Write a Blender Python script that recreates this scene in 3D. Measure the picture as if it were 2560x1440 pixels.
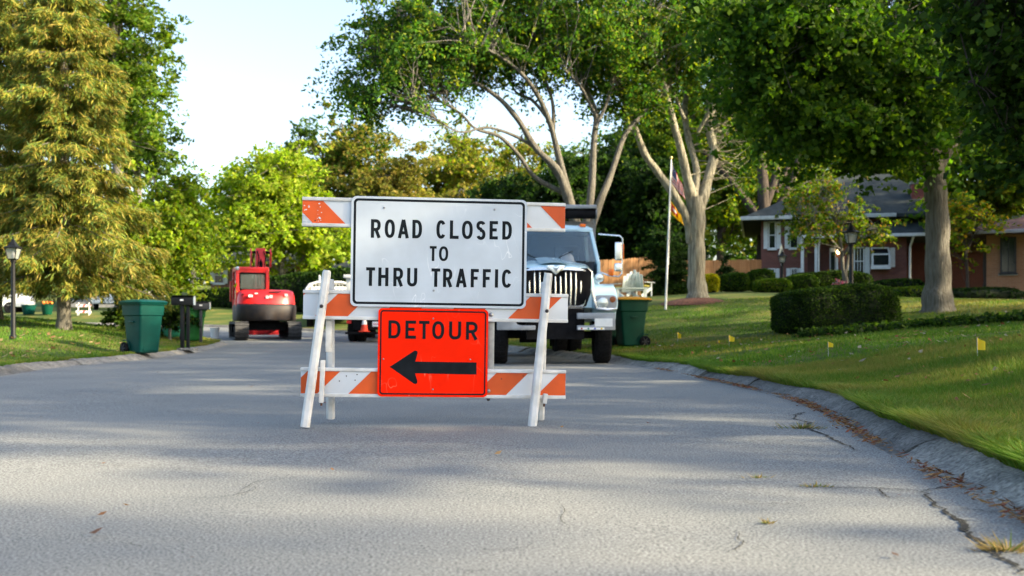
import bpy, bmesh, math, random
import numpy as np
from mathutils import Vector, Matrix

for o in list(bpy.data.objects): bpy.data.objects.remove(o)
scene = bpy.context.scene
col = scene.collection
RAD = math.radians

# ---------------------------------------------------------------- camera
FPX = 2560.0            # focal length in photograph pixels (36 mm lens on a 36 mm sensor)
CAMH = 0.70
YH = 812.0              # horizon row in the photograph
cam_data = bpy.data.cameras.new('camera')
cam = bpy.data.objects.new('camera', cam_data); col.objects.link(cam)
cam.location = (0, 0, CAMH); cam.rotation_euler = (RAD(90), 0, 0)
cam_data.lens = 36; cam_data.sensor_width = 36
cam_data.shift_y = (YH - 720) / 2560
cam_data.clip_start = 0.05; cam_data.clip_end = 4000
cam_data.dof.use_dof = True; cam_data.dof.focus_distance = 6.7; cam_data.dof.aperture_fstop = 3.0
scene.camera = cam

# ---------------------------------------------------------------- light
SUN_EL = RAD(25); SUN_A = RAD(15)          # sun low on the right, a little behind the camera
to_sun = Vector((math.cos(SUN_EL)*math.cos(SUN_A), -math.cos(SUN_EL)*math.sin(SUN_A), math.sin(SUN_EL)))
world = bpy.data.worlds.new('World'); scene.world = world; world.use_nodes = True
wn = world.node_tree.nodes; wl = world.node_tree.links
for n in list(wn): wn.remove(n)
wo = wn.new('ShaderNodeOutputWorld'); bg = wn.new('ShaderNodeBackground'); sky = wn.new('ShaderNodeTexSky')
sky.sky_type = 'NISHITA'; sky.sun_disc = False
sky.sun_elevation = SUN_EL; sky.sun_rotation = RAD(90) + SUN_A
sky.air_density = 1.0; sky.dust_density = 3.0; sky.ozone_density = 0.6
bg.inputs['Strength'].default_value = 0.15
wl.new(sky.outputs[0], bg.inputs[0]); wl.new(bg.outputs[0], wo.inputs[0])
sd = bpy.data.lights.new('sun', 'SUN'); sd.energy = 5.0; sd.angle = RAD(1.1); sd.color = (1.0, 0.84, 0.57)
sun = bpy.data.objects.new('sun', sd); col.objects.link(sun)
sun.rotation_euler = to_sun.to_track_quat('Z', 'Y').to_euler(); sun.location = (30, -10, 30)
vs = scene.view_settings
vs.view_transform = 'Standard'; vs.look = 'None'; vs.gamma = 1.0; vs.use_curve_mapping = False
vs.exposure = 1.75
scene.render.engine = 'CYCLES'
scene.cycles.max_bounces = 8; scene.cycles.transparent_max_bounces = 12

# ---------------------------------------------------------------- helpers
def P(px, py, Z):
    return Vector(((px-1280)/FPX*Z, Z, CAMH + (YH-py)/FPX*Z))
def PX(px, Z): return (px-1280)/FPX*Z
def PZ(py, Z): return CAMH + (YH-py)/FPX*Z

def tag(o, label=None, cat=None, group=None, kind=None):
    if label: o['label'] = label
    if cat: o['category'] = cat
    if group: o['group'] = group
    if kind: o['kind'] = kind
    return o

def empty(name, loc=(0,0,0), rz=0, label=None, cat=None, group=None):
    o = bpy.data.objects.new(name, None); col.objects.link(o)
    o.location = loc; o.rotation_euler = (0, 0, rz); o.empty_display_size = 0.2
    return tag(o, label, cat, group)

def copy_tree(o, parent=None):
    c = o.copy(); col.objects.link(c)
    if parent is not None:
        c.parent = parent; c.matrix_parent_inverse = o.matrix_parent_inverse.copy()
    for ch in list(o.children): copy_tree(ch, c)
    return c

# ---- materials
MATS = {}
def mat(name, color, rough=0.6, metal=0.0, var=0.12, vscale=6.0, bump=0.0, bscale=60.0, spec=0.4,
        color2=None, alpha=1.0, coat=0.0, emit=None, stretch=None, trans=0.0, bdist=0.02):
    if name in MATS: return MATS[name]
    m = bpy.data.materials.new(name); m.use_nodes = True
    nt = m.node_tree; b = nt.nodes['Principled BSDF']
    tc = nt.nodes.new('ShaderNodeTexCoord')
    src = tc.outputs['Object']
    if stretch:
        mp = nt.nodes.new('ShaderNodeMapping'); mp.inputs['Scale'].default_value = stretch
        nt.links.new(src, mp.inputs['Vector']); src = mp.outputs['Vector']
    nz = nt.nodes.new('ShaderNodeTexNoise'); nz.inputs['Scale'].default_value = vscale; nz.inputs['Detail'].default_value = 6
    nt.links.new(src, nz.inputs['Vector'])
    rp = nt.nodes.new('ShaderNodeValToRGB')
    c = color
    lo = color2 if color2 else tuple(max(0, x*(1-var)) for x in c)
    hi = c if color2 else tuple(min(1, x*(1+var)) for x in c)
    rp.color_ramp.elements[0].position = 0.33; rp.color_ramp.elements[1].position = 0.67
    rp.color_ramp.elements[0].color = (*lo, 1); rp.color_ramp.elements[1].color = (*hi, 1)
    nt.links.new(nz.outputs['Fac'], rp.inputs['Fac']); nt.links.new(rp.outputs['Color'], b.inputs['Base Color'])
    b.inputs['Roughness'].default_value = rough; b.inputs['Metallic'].default_value = metal
    b.inputs['Specular IOR Level'].default_value = spec
    b.inputs['Alpha'].default_value = alpha
    b.inputs['Coat Weight'].default_value = coat
    b.inputs['Transmission Weight'].default_value = trans
    if emit:
        b.inputs['Emission Color'].default_value = (*emit[0], 1); b.inputs['Emission Strength'].default_value = emit[1]
    if bump:
        n2 = nt.nodes.new('ShaderNodeTexNoise'); n2.inputs['Scale'].default_value = bscale; n2.inputs['Detail'].default_value = 5
        nt.links.new(src, n2.inputs['Vector'])
        bp = nt.nodes.new('ShaderNodeBump'); bp.inputs['Strength'].default_value = bump; bp.inputs['Distance'].default_value = bdist
        nt.links.new(n2.outputs['Fac'], bp.inputs['Height']); nt.links.new(bp.outputs['Normal'], b.inputs['Normal'])
    MATS[name] = m
    return m

def leaf_mat(name, transl=0.4, rough=0.5, spec=0.25):
    if name in MATS: return MATS[name]
    m = bpy.data.materials.new(name); m.use_nodes = True
    nt = m.node_tree; b = nt.nodes['Principled BSDF']; out = nt.nodes['Material Output']
    at = nt.nodes.new('ShaderNodeAttribute'); at.attribute_name = 'Col'
    nt.links.new(at.outputs['Color'], b.inputs['Base Color'])
    b.inputs['Roughness'].default_value = rough; b.inputs['Specular IOR Level'].default_value = spec
    tr = nt.nodes.new('ShaderNodeBsdfTranslucent')
    hs = nt.nodes.new('ShaderNodeHueSaturation'); hs.inputs['Value'].default_value = 1.25; hs.inputs['Saturation'].default_value = 1.1
    nt.links.new(at.outputs['Color'], hs.inputs['Color']); nt.links.new(hs.outputs['Color'], tr.inputs['Color'])
    mx = nt.nodes.new('ShaderNodeMixShader'); mx.inputs[0].default_value = transl
    nt.links.new(b.outputs[0], mx.inputs[1]); nt.links.new(tr.outputs[0], mx.inputs[2]); nt.links.new(mx.outputs[0], out.inputs['Surface'])
    MATS[name] = m
    return m

# ---- mesh builder
class MB:
    def __init__(s): s.v = []; s.f = []
    def add(s, verts, faces):
        n = len(s.v); s.v += [tuple(p) for p in verts]; s.f += [tuple(i+n for i in f) for f in faces]; return s
    def box(s, x0, x1, y0, y1, z0, z1):
        return s.add([(x0,y0,z0),(x1,y0,z0),(x1,y1,z0),(x0,y1,z0),(x0,y0,z1),(x1,y0,z1),(x1,y1,z1),(x0,y1,z1)],
            [(3,2,1,0),(4,5,6,7),(0,1,5,4),(1,2,6,5),(2,3,7,6),(3,0,4,7)])
    def beam(s, p0, p1, w, d, up=(0,0,1)):
        p0 = Vector(p0); p1 = Vector(p1); t = (p1-p0).normalized(); u = Vector(up)
        if abs(t.dot(u)) > 0.98: u = Vector((0,1,0))
        a = t.cross(u).normalized(); b = a.cross(t).normalized()
        vs = []
        for p in (p0, p1):
            for (i, j) in ((-1,-1),(1,-1),(1,1),(-1,1)): vs.append(p + a*(i*w/2) + b*(j*d/2))
        return s.add(vs, [(3,2,1,0),(4,5,6,7),(0,1,5,4),(1,2,6,5),(2,3,7,6),(3,0,4,7)])
    def cyl(s, p0, p1, r0, r1=None, n=12, caps=True):
        if r1 is None: r1 = r0
        return s.tube([p0, p1], [r0, r1], n, caps)
    def tube(s, path, radii, n=8, caps=True):
        path = [Vector(p) for p in path]
        if not hasattr(radii, '__len__'): radii = [radii]*len(path)
        m = len(path); rings = []
        t0 = (path[1]-path[0]).normalized()
        u = Vector((0,0,1)) if abs(t0.z) < 0.9 else Vector((1,0,0))
        a = t0.cross(u).normalized()
        for i in range(m):
            t = (path[min(i+1,m-1)] - path[max(i-1,0)])
            t = t.normalized() if t.length > 1e-9 else t0
            a = (a - t*a.dot(t)); a = a.normalized() if a.length > 1e-6 else t.orthogonal().normalized()
            b = t.cross(a)
            rings.append([path[i] + (a*math.cos(2*math.pi*k/n) + b*math.sin(2*math.pi*k/n))*radii[i] for k in range(n)])
        vs = [p for r in rings for p in r]; fs = []
        for i in range(m-1):
            for k in range(n):
                k2 = (k+1) % n
                fs.append((i*n+k, i*n+k2, (i+1)*n+k2, (i+1)*n+k))
        if caps: fs.append(tuple(reversed(range(n)))); fs.append(tuple((m-1)*n+k for k in range(n)))
        return s.add(vs, fs)
    def lathe(s, prof, n=20, c=(0,0,0), axis='z'):
        vs = []; fs = []
        for (r, z) in prof:
            for k in range(n):
                t = 2*math.pi*k/n; a, b = r*math.cos(t), r*math.sin(t)
                if axis == 'z': p = (c[0]+a, c[1]+b, c[2]+z)
                elif axis == 'x': p = (c[0]+z, c[1]+a, c[2]+b)
                else: p = (c[0]+b, c[1]+z, c[2]+a)
                vs.append(p)
        m = len(prof)
        for i in range(m-1):
            for k in range(n):
                k2 = (k+1) % n; fs.append((i*n+k, i*n+k2, (i+1)*n+k2, (i+1)*n+k))
        fs.append(tuple(reversed(range(n)))); fs.append(tuple((m-1)*n+k for k in range(n)))
        return s.add(vs, fs)
    def loft(s, secs, caps=True):
        n = len(secs[0]); vs = [p for q in secs for p in q]; fs = []
        for i in range(len(secs)-1):
            for k in range(n):
                k2 = (k+1) % n; fs.append((i*n+k, i*n+k2, (i+1)*n+k2, (i+1)*n+k))
        if caps: fs.append(tuple(reversed(range(n)))); fs.append(tuple((len(secs)-1)*n+k for k in range(n)))
        return s.add(vs, fs)
    def prism(s, poly, y0, y1, plane='xz'):
        def q(a, b, c):
            return (a, c, b) if plane == 'xz' else ((c, a, b) if plane == 'yz' else (a, b, c))
        n = len(poly)
        vs = [q(a, b, y0) for a, b in poly] + [q(a, b, y1) for a, b in poly]
        fs = [tuple(range(n)), tuple(reversed(range(n, 2*n)))] + [(k, n+k, n+(k+1) % n, (k+1) % n) for k in range(n)]
        return s.add(vs, fs)
    def grid(s, fn, nu, nv):
        vs = [fn(i/nu, j/nv) for i in range(nu+1) for j in range(nv+1)]
        fs = [(i*(nv+1)+j, (i+1)*(nv+1)+j, (i+1)*(nv+1)+j+1, i*(nv+1)+j+1) for i in range(nu) for j in range(nv)]
        return s.add(vs, fs)
    def build(s, name, m, parent=None, loc=None, bevel=0.0, seg=2, smooth=True, angle=38, rot=None):
        me = bpy.data.meshes.new(name)
        bm = bmesh.new()
        vv = [bm.verts.new(p) for p in s.v]
        for f in s.f:
            try: bm.faces.new([vv[i] for i in f])
            except ValueError: pass
        bmesh.ops.recalc_face_normals(bm, faces=bm.faces)
        if bevel:
            es = [e for e in bm.edges if len(e.link_faces) == 2 and e.calc_face_angle(0) > RAD(30)]
            bmesh.ops.bevel(bm, geom=es, offset=bevel, segments=seg, affect='EDGES', profile=0.6, clamp_overlap=True)
        bm.to_mesh(me); bm.free()
        if smooth:
            me.polygons.foreach_set('use_smooth', [True]*len(me.polygons))
            me.set_sharp_from_angle(angle=RAD(angle))
        me.materials.append(m)
        o = bpy.data.objects.new(name, me); col.objects.link(o)
        if parent is not None: o.parent = parent
        if loc is not None: o.location = loc
        if rot is not None: o.rotation_euler = rot
        return o

def np_mesh(name, verts, faces, m, parent=None, cols=None, smooth=False, loc=None):
    """verts (N,3), faces (M,k) numpy, cols (N,3) per vertex"""
    me = bpy.data.meshes.new(name)
    verts = np.ascontiguousarray(verts, dtype=np.float32); faces = np.ascontiguousarray(faces, dtype=np.int32)
    k = faces.shape[1]
    me.vertices.add(len(verts)); me.vertices.foreach_set('co', verts.ravel())
    me.loops.add(faces.size); me.loops.foreach_set('vertex_index', faces.ravel())
    me.polygons.add(len(faces)); me.polygons.foreach_set('loop_start', np.arange(0, faces.size, k, dtype=np.int32))
    if smooth: me.polygons.foreach_set('use_smooth', np.ones(len(faces), dtype=bool))
    if cols is not None:
        ca = me.color_attributes.new('Col', 'FLOAT_COLOR', 'POINT')
        c4 = np.ones((len(verts), 4), dtype=np.float32); c4[:, :3] = cols
        ca.data.foreach_set('color', c4.ravel())
    me.update(calc_edges=True)
    me.materials.append(m)
    o = bpy.data.objects.new(name, me); col.objects.link(o)
    if parent is not None: o.parent = parent
    if loc is not None: o.location = loc
    return o

def clip_poly(poly, x0, x1, z0, z1):
    def cl(pts, ins, inter):
        out = []
        for i in range(len(pts)):
            a, b = pts[i-1], pts[i]
            if ins(b):
                if not ins(a): out.append(inter(a, b))
                out.append(b)
            elif ins(a): out.append(inter(a, b))
        return out
    def ix(x): return lambda a, b: (x, a[1]+(b[1]-a[1])*(x-a[0])/(b[0]-a[0]))
    def iz(z): return lambda a, b: (a[0]+(b[0]-a[0])*(z-a[1])/(b[1]-a[1]), z)
    for ins, it in ((lambda p: p[0] >= x0, ix(x0)), (lambda p: p[0] <= x1, ix(x1)), (lambda p: p[1] >= z0, iz(z0)), (lambda p: p[1] <= z1, iz(z1))):
        if len(poly) < 3: return []
        poly = cl(poly, ins, it)
    return poly

def rrect(x0, x1, z0, z1, r, n=6):
    pts = []
    for cx, cz, a0 in ((x1-r, z1-r, 0), (x0+r, z1-r, 90), (x0+r, z0+r, 180), (x1-r, z0+r, 270)):
        for k in range(n+1):
            t = RAD(a0 + 90*k/n); pts.append((cx + r*math.cos(t), cz + r*math.sin(t)))
    return pts

def catmull(pts, sub=6):
    pts = [np.array(p, dtype=float) for p in pts]
    if len(pts) < 3: sub = max(sub, 2)
    q = [2*pts[0]-pts[1]] + pts + [2*pts[-1]-pts[-2]]
    out = []
    for i in range(1, len(q)-2):
        for k in range(sub):
            t = k/sub
            out.append(0.5*((2*q[i]) + (q[i+1]-q[i-1])*t + (2*q[i-1]-5*q[i]+4*q[i+1]-q[i+2])*t*t + (3*q[i]-q[i-1]-3*q[i+1]+q[i+2])*t**3))
    out.append(q[-2])
    return np.array(out)

def snoise(x, y, seed=0, octs=3):
    """cheap smooth pseudo noise about -1..1 on numpy arrays"""
    r = np.random.RandomState(seed); s = np.zeros_like(np.asarray(x, dtype=float)); amp = 1.0; f = 1.0; tot = 0
    for o in range(octs):
        for k in range(4):
            a = r.uniform(0, 2*np.pi); ph = r.uniform(0, 6.28); ff = f*r.uniform(0.7, 1.4)
            s = s + amp*np.sin(ff*(np.cos(a)*x + np.sin(a)*y) + ph)
        tot += amp*2; amp *= 0.55; f *= 2.1
    return s/tot

# ---------------------------------------------------------------- terrain
def Rz(y):
    y = np.asarray(y, dtype=float)
    q = np.clip(y-20, 0, 25)
    return 0.00089*q*q + np.clip(y-45, 0, 60)*0.03

KR = [(-6,-26),(-1.2,-14),(0.9,-6),(1.55,0),(1.83,3.66),(1.945,4.68),(2.127,5.99),(2.407,7.72),(2.58,9.43),(2.51,12.1),(2.2,16.6),(1.785,18.5),
      (0.75,23),(-1.4,30),(-4.8,37),(-9.5,43),(-18,48.5),(-34,53),(-60,56),(-95,58)]
KL = [(-13,-26),(-8.5,-12),(-6.6,0),(-6.5,8),(-7.0,14),(-7.4,16.6),(-7.45,21.3),(-7.75,25.2),(-8.2,29),(-8.9,32),(-10.8,35.2),(-15,38.6),(-25,42),(-45,45.5),(-95,49)]
KRs = catmull(KR, 12); KLs = catmull(KL, 12)

ctrl = []
def cp(px, py, Z): p = P(px, py, Z); ctrl.append((p.x, p.y, p.z))
for k, pts in ((0, KR), (1, KL)):
    for (x, y) in pts: ctrl.append((x + (0.4 if k == 0 else -0.4), y + (0.4 if (k == 0 and y > 40) else 0), float(Rz(y)) + 0.15))
cp(2000, 842, 22.3); cp(2340, 778, 25.6); cp(1745, 750, 34); cp(2480, 756, 41); cp(1950, 722, 52); cp(2240, 724, 52); cp(2560, 850, 12)
cp(1575, 872, 23.5); cp(2560, 802, 20); cp(1664, 746, 37); cp(1600, 742, 40); cp(2130, 733, 45)
cp(33, 842, 21); cp(175, 822, 26); cp(80, 793, 33); cp(455, 858, 24.5); cp(355, 868, 21.2); cp(-300, 850, 20)
cp(70, 785, 54); cp(540, 765, 55); cp(220, 795, 50); cp(700, 790, 60); cp(1000, 780, 60)
for c in ((6,5,.52),(6,0,.55),(4.2,9,.33),(5,16,.42),(20,5,1.4),(20,-15,1.3),(45,15,2.6),(45,-25,2.0),(40,50,3.0),(30,75,3.4),(0,85,3.2),(-30,80,3.0),(-60,75,2.8),
          (70,90,4.0),(-90,90,3.4),(-20,12,.75),(-20,-10,.7),(-45,10,1.0),(-45,-20,1.0),(-30,30,1.0),(-50,36,1.1),(-90,20,1.3),(90,20,3.4),(90,-40,2.5)):
    ctrl.append(c)
CT = np.array(ctrl)
def _U(r2): return 0.5*r2*np.log(r2 + 1e-9)
n_ = len(CT)
A_ = np.zeros((n_+3, n_+3)); d2 = ((CT[:, None, :2]-CT[None, :, :2])**2).sum(-1)
A_[:n_, :n_] = _U(d2) + np.eye(n_)*6.0
A_[:n_, n_] = 1; A_[:n_, n_+1:] = CT[:, :2]; A_[n_, :n_] = 1; A_[n_+1:, :n_] = CT[:, :2].T
W_ = np.linalg.solve(A_, np.concatenate([CT[:, 2], np.zeros(3)]))
KALL = np.concatenate([KRs, KLs])
def Hz(x, y):
    x = np.atleast_1d(np.asarray(x, dtype=float)); y = np.atleast_1d(np.asarray(y, dtype=float))
    r2 = (x[:, None]-CT[None, :, 0])**2 + (y[:, None]-CT[None, :, 1])**2
    z = _U(r2) @ W_[:n_] + W_[n_] + W_[n_+1]*x + W_[n_+2]*y
    z = np.clip(z, Rz(y)+0.13, 5.0)
    # meet the kerb's back edge exactly
    d = np.sqrt(np.min((x[:, None]-KALL[None, :, 0])**2 + (y[:, None]-KALL[None, :, 1])**2, axis=1))
    t = np.clip((d-0.34)/2.2, 0, 1); t = t*t*(3-2*t)
    return (Rz(y)+0.095+0.04*np.clip(d-0.34, 0, 2.2))*(1-t) + z*t
def H1(x, y): return float(Hz([x], [y])[0])
def GP(px, Z): x = PX(px, Z); return Vector((x, Z, H1(x, Z)))
# ---------------------------------------------------------------- ground materials
def ground_mat(name, stops, scale, fine, rough=0.9, bump=0.4, speck=None, bdist=0.01):
    m = bpy.data.materials.new(name); m.use_nodes = True; nt = m.node_tree; b = nt.nodes['Principled BSDF']
    tc = nt.nodes.new('ShaderNodeTexCoord')
    n1 = nt.nodes.new('ShaderNodeTexNoise'); n1.inputs['Scale'].default_value = scale; n1.inputs['Detail'].default_value = 8; n1.inputs['Roughness'].default_value = 0.6
    nt.links.new(tc.outputs['Object'], n1.inputs['Vector'])
    rp = nt.nodes.new('ShaderNodeValToRGB'); cr = rp.color_ramp
    cr.elements[0].position = stops[0][0]; cr.elements[0].color = (*stops[0][1], 1)
    cr.elements[1].position = stops[-1][0]; cr.elements[1].color = (*stops[-1][1], 1)
    for p, c in stops[1:-1]: e = cr.elements.new(p); e.color = (*c, 1)
    nt.links.new(n1.outputs['Fac'], rp.inputs['Fac'])
    n2 = nt.nodes.new('ShaderNodeTexNoise'); n2.inputs['Scale'].default_value = fine; n2.inputs['Detail'].default_value = 3
    nt.links.new(tc.outputs['Object'], n2.inputs['Vector'])
    r2 = nt.nodes.new('ShaderNodeValToRGB'); r2.color_ramp.elements[0].position = 0.3; r2.color_ramp.elements[1].position = 0.72
    a, c = speck if speck else (0.75, 1.25)
    r2.color_ramp.elements[0].color = (a, a, a, 1); r2.color_ramp.elements[1].color = (c, c, c, 1)
    nt.links.new(n2.outputs['Fac'], r2.inputs['Fac'])
    mx = nt.nodes.new('ShaderNodeMix'); mx.data_type = 'RGBA'; mx.blend_type = 'MULTIPLY'; mx.inputs[0].default_value = 1.0
    nt.links.new(rp.outputs['Color'], mx.inputs[6]); nt.links.new(r2.outputs['Color'], mx.inputs[7])
    nt.links.new(mx.outputs[2], b.inputs['Base Color'])
    b.inputs['Roughness'].default_value = rough; b.inputs['Specular IOR Level'].default_value = 0.25
    bp = nt.nodes.new('ShaderNodeBump'); bp.inputs['Strength'].default_value = bump; bp.inputs['Distance'].default_value = bdist
    nt.links.new(n2.outputs['Fac'], bp.inputs['Height']); nt.links.new(bp.outputs['Normal'], b.inputs['Normal'])
    MATS[name] = m; return m

M_road = ground_mat('asphalt', [(0.28, (0.142, 0.154, 0.156)), (0.5, (0.186, 0.193, 0.188)), (0.72, (0.222, 0.226, 0.213))], 0.5, 100, rough=0.9, bump=0.22, speck=(0.28, 1.70), bdist=0.006)
M_lawn = ground_mat('lawn_soil', [(0.3, (0.032, 0.065, 0.008)), (0.5, (0.065, 0.095, 0.012)), (0.68, (0.16, 0.135, 0.032))], 0.9, 30, rough=0.95, bump=0.8, bdist=0.03)
M_ground = ground_mat('meadow', [(0.3, (0.04, 0.06, 0.015)), (0.7, (0.08, 0.09, 0.03))], 0.2, 8, bump=0.3)
M_conc = ground_mat('concrete', [(0.3, (0.125, 0.125, 0.118)), (0.5, (0.235, 0.23, 0.21)), (0.7, (0.32, 0.31, 0.28))], 4.5, 45, rough=0.95, bump=0.9, speck=(0.5, 1.35), bdist=0.02)
M_crack = mat('crack_tar', (0.018, 0.017, 0.014), rough=0.95, var=0.4, vscale=40)

# ---------------------------------------------------------------- ground, road, lawns
def structure(o): return tag(o, kind='structure')
g = MB(); g.add([(-2000,-2000,-0.6),(2000,-2000,-0.6),(2000,2000,-0.6),(-2000,2000,-0.6)], [(0,1,2,3)])
structure(g.build('ground', M_ground, smooth=False))

xs = np.concatenate([np.linspace(-100, -14, 12), np.linspace(-12, 6, 37), np.linspace(8, 30, 6)])
ys = np.concatenate([np.linspace(-40, 0, 9), np.linspace(0.5, 24, 80), np.linspace(25, 110, 60)])
XX, YY = np.meshgrid(xs, ys); ZZ = Rz(YY) - 0.0 + 0.006*snoise(XX*1.3, YY*1.3, 3)*(YY < 25)
ny, nx = XX.shape
ii = np.arange(ny*nx).reshape(ny, nx)
fq = np.stack([ii[:-1, :-1].ravel(), ii[:-1, 1:].ravel(), ii[1:, 1:].ravel(), ii[1:, :-1].ravel()], 1)
road = np_mesh('road', np.stack([XX.ravel(), YY.ravel(), ZZ.ravel()], 1), fq, M_road, smooth=True)
structure(road)

def resample(pl, step_fn):
    d = np.concatenate([[0], np.cumsum(np.linalg.norm(np.diff(pl, axis=0), axis=1))])
    out = []; s = 0.0
    while s < d[-1]:
        p = np.array([np.interp(s, d, pl[:, 0]), np.interp(s, d, pl[:, 1])]); out.append(p); s += step_fn(p)
    out.append(pl[-1]); return np.array(out)
def tangent(pl):
    t = np.gradient(pl, axis=0); return t/np.linalg.norm(t, axis=1)[:, None]
stepf = lambda p: 0.25 if (0 < p[1] < 24 and abs(p[0]) < 12) else 0.9
def kerb_offset(pl, side, off):
    t = tangent(pl); n = np.stack([t[:, 1], -t[:, 0]], 1)*side
    return pl + n*off
RR = resample(KRs, stepf); LL = resample(KLs, stepf)

def lawn(name, line, targets, nv, L0=0.05):
    v = np.concatenate([[0], np.geomspace(0.0015, 1.0, nv)])
    N = len(line)
    PTS = line[:, None, :]*(1-v)[None, :, None] + targets[:, None, :]*v[None, :, None]
    x = PTS[..., 0].ravel(); y = PTS[..., 1].ravel(); z = Hz(x, y)
    edge = np.tile(v, N) < 1e-6
    z = z + 0.012*snoise(x*2.2, y*2.2, 5)*(~edge); z[edge] -= 0.05
    i = np.arange(N*(nv+1)).reshape(N, nv+1)
    f = np.stack([i[:-1, :-1].ravel(), i[1:, :-1].ravel(), i[1:, 1:].ravel(), i[:-1, 1:].ravel()], 1)
    if name.endswith('left'): f = f[:, ::-1]
    return structure(np_mesh(name, np.stack([x, y, z], 1), f, M_lawn, smooth=True))
rb = kerb_offset(RR, 1, 0.33); lb = kerb_offset(LL, -1, 0.33)
sr = np.linspace(0, 1, len(rb))
ar = np.radians(np.interp(rb[:, 1], [-26, 0, 10, 20, 30, 45, 58], [-60, -8, 8, 28, 60, 110, 150]))
Tr = np.stack([0 + 150*np.cos(ar), 20 + 120*np.sin(ar)], 1)
lawn('lawn_right', rb, Tr, 70)
Tl = np.stack([np.full(len(lb), -130.0), np.interp(lb[:, 1], [-26, 0, 20, 32, 49], [-60, -25, 0, 22, 42])], 1)
lawn('lawn_left', lb, Tl, 55)

# ---------------------------------------------------------------- rolled concrete kerbs, cast in lengths
PROF = [(-0.03, -0.02), (0.0, 0.004), (0.05, 0.014), (0.10, 0.04), (0.15, 0.080), (0.20, 0.106), (0.26, 0.120), (0.34, 0.126), (0.35, 0.02)]
rng = random.Random(4)
M_concs = [M_conc, ground_mat('concrete_pale', [(0.3, (0.16, 0.155, 0.14)), (0.7, (0.33, 0.315, 0.28))], 5, 45, bump=0.9, bdist=0.02, speck=(0.55, 1.3)),
           ground_mat('concrete_dark', [(0.3, (0.075, 0.075, 0.072)), (0.55, (0.15, 0.148, 0.14)), (0.7, (0.21, 0.205, 0.19))], 5, 45, bump=0.9, bdist=0.02, speck=(0.5, 1.35))]
def kerb(name, line, side, y0, y1, label):
    root = empty(name); structure(root)
    fine = resample(line, lambda p: 0.12 if p[1] < 26 else 0.6)
    T = tangent(fine); N = np.stack([T[:, 1], -T[:, 0]], 1)*side
    i = 0
    while i < len(fine)-2:
        ln = rng.uniform(0.9, 2.4) if fine[i][1] < 26 else 4.0
        j = i; d = 0
        while j < len(fine)-1 and d < ln: d += np.linalg.norm(fine[j+1]-fine[j]); j += 1
        if y0 <= fine[i][1] <= y1:
            dz = rng.uniform(-0.018, 0.010); tw = rng.uniform(-0.016, 0.016); sh = rng.uniform(-0.022, 0.022)
            secs = []
            for k in range(i, j+1):
                p = fine[k].copy()
                if k == j: p -= T[k]*0.014
                f = (k-i)/max(1, j-i)
                w = 0.010*math.sin(k*1.7) + 0.012*math.sin(k*0.61+2) + rng.uniform(-.006, .006)
                sec = []
                for q, (o, z) in enumerate(PROF):
                    c = p + N[k]*(o + sh + w*(0.4 if q < 3 else 1))
                    zz = z + (dz + tw*(f-0.5)*2)*(q > 1) + ((0.006*math.sin(k*2.3+q) + rng.uniform(-.006, .006)) if 2 < q < 8 else 0)
                    sec.append((c[0], c[1], float(Rz(c[1])) + zz*.85))
                secs.append(sec)
            b = MB(); b.loft(secs)
            b.build('kerb_segment', rng.choice(M_concs[:1]*3 + M_concs[1:]), root, angle=50)
        i = j
    return root
kerb('kerb_right', KRs, 1, -6, 57, '')
kerb('kerb_left', KLs, -1, 5, 52, '')

# driveway apron beside the left bin
def apron(name, corners):
    b = MB()
    def fn(u, v):
        a = np.array(corners[0])*(1-u)+np.array(corners[1])*u; c = np.array(corners[3])*(1-u)+np.array(corners[2])*u
        p = a*(1-v)+c*v; return (p[0], p[1], H1(p[0], p[1]) + 0.022)
    b.grid(fn, 8, 20); return structure(b.build(name, M_conc))
apron('driveway_apron', [(-7.80, 22.2), (-7.98, 24.3), (-8.7, 24.1), (-8.5, 22.5)])

# ---------------------------------------------------------------- road cracks
crk = random.Random(11)
def crack(pts, w, seed=0):
    w *= (1.15 if pts[0][0] > 1900 else .6)
    r = random.Random(seed); pl = catmull([(PX(px, 0.70*FPX/(py-YH)), 0.70*FPX/(py-YH)) for px, py in pts], 7)
    n = len(pl); T = tangent(pl); N = np.stack([T[:, 1], -T[:, 0]], 1); vs = []
    for k in range(n):
        j = r.uniform(-1, 1)*w*.6; ww = w*r.uniform(0.35, 1.0)*(0.35 + 0.65*math.sin(math.pi*min(1, max(0.08, k/(n-1)*0.92+0.04))))
        for s in (-1, 1):
            p = pl[k] + N[k]*(j + s*ww/2); vs.append((p[0], p[1], float(Rz(p[1])) + .006*float(snoise(np.array(p[0]*1.3), np.array(p[1]*1.3), 3)) + 0.0045))
    b = MB(); b.add(vs, [(2*k, 2*k+1, 2*k+3, 2*k+2) for k in range(n-1)])
    return b.build('crack', M_crack, road, smooth=False)
crack([(1975, 1042), (2010, 1032), (1982, 1048), (2025, 1058), (2018, 1072), (2060, 1088), (2092, 1104), (2118, 1115), (2140, 1128)], 0.022, 1)
crack([(2310, 1232), (2340, 1262), (2372, 1290), (2410, 1305), (2412, 1325), (2440, 1345), (2470, 1375), (2500, 1400), (2545, 1425), (2590, 1470)], 0.026, 2)
crack([(2310, 1230), (2345, 1222), (2390, 1212)], 0.012, 3); crack([(2310, 1230), (2250, 1226), (2160, 1222), (2060, 1222), (2000, 1218)], 0.012, 4)
crack([(2400, 1272), (2440, 1278), (2490, 1284)], 0.010, 5); crack([(2190, 1222), (2210, 1238), (2226, 1248)], 0.010, 6)
crack([(1850, 1328), (1843, 1345), (1858, 1356), (1840, 1372), (1815, 1382)], 0.012, 7); crack([(1860, 1250), (1880, 1262), (1960, 1262), (2020, 1270)], 0.007, 8)
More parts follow.
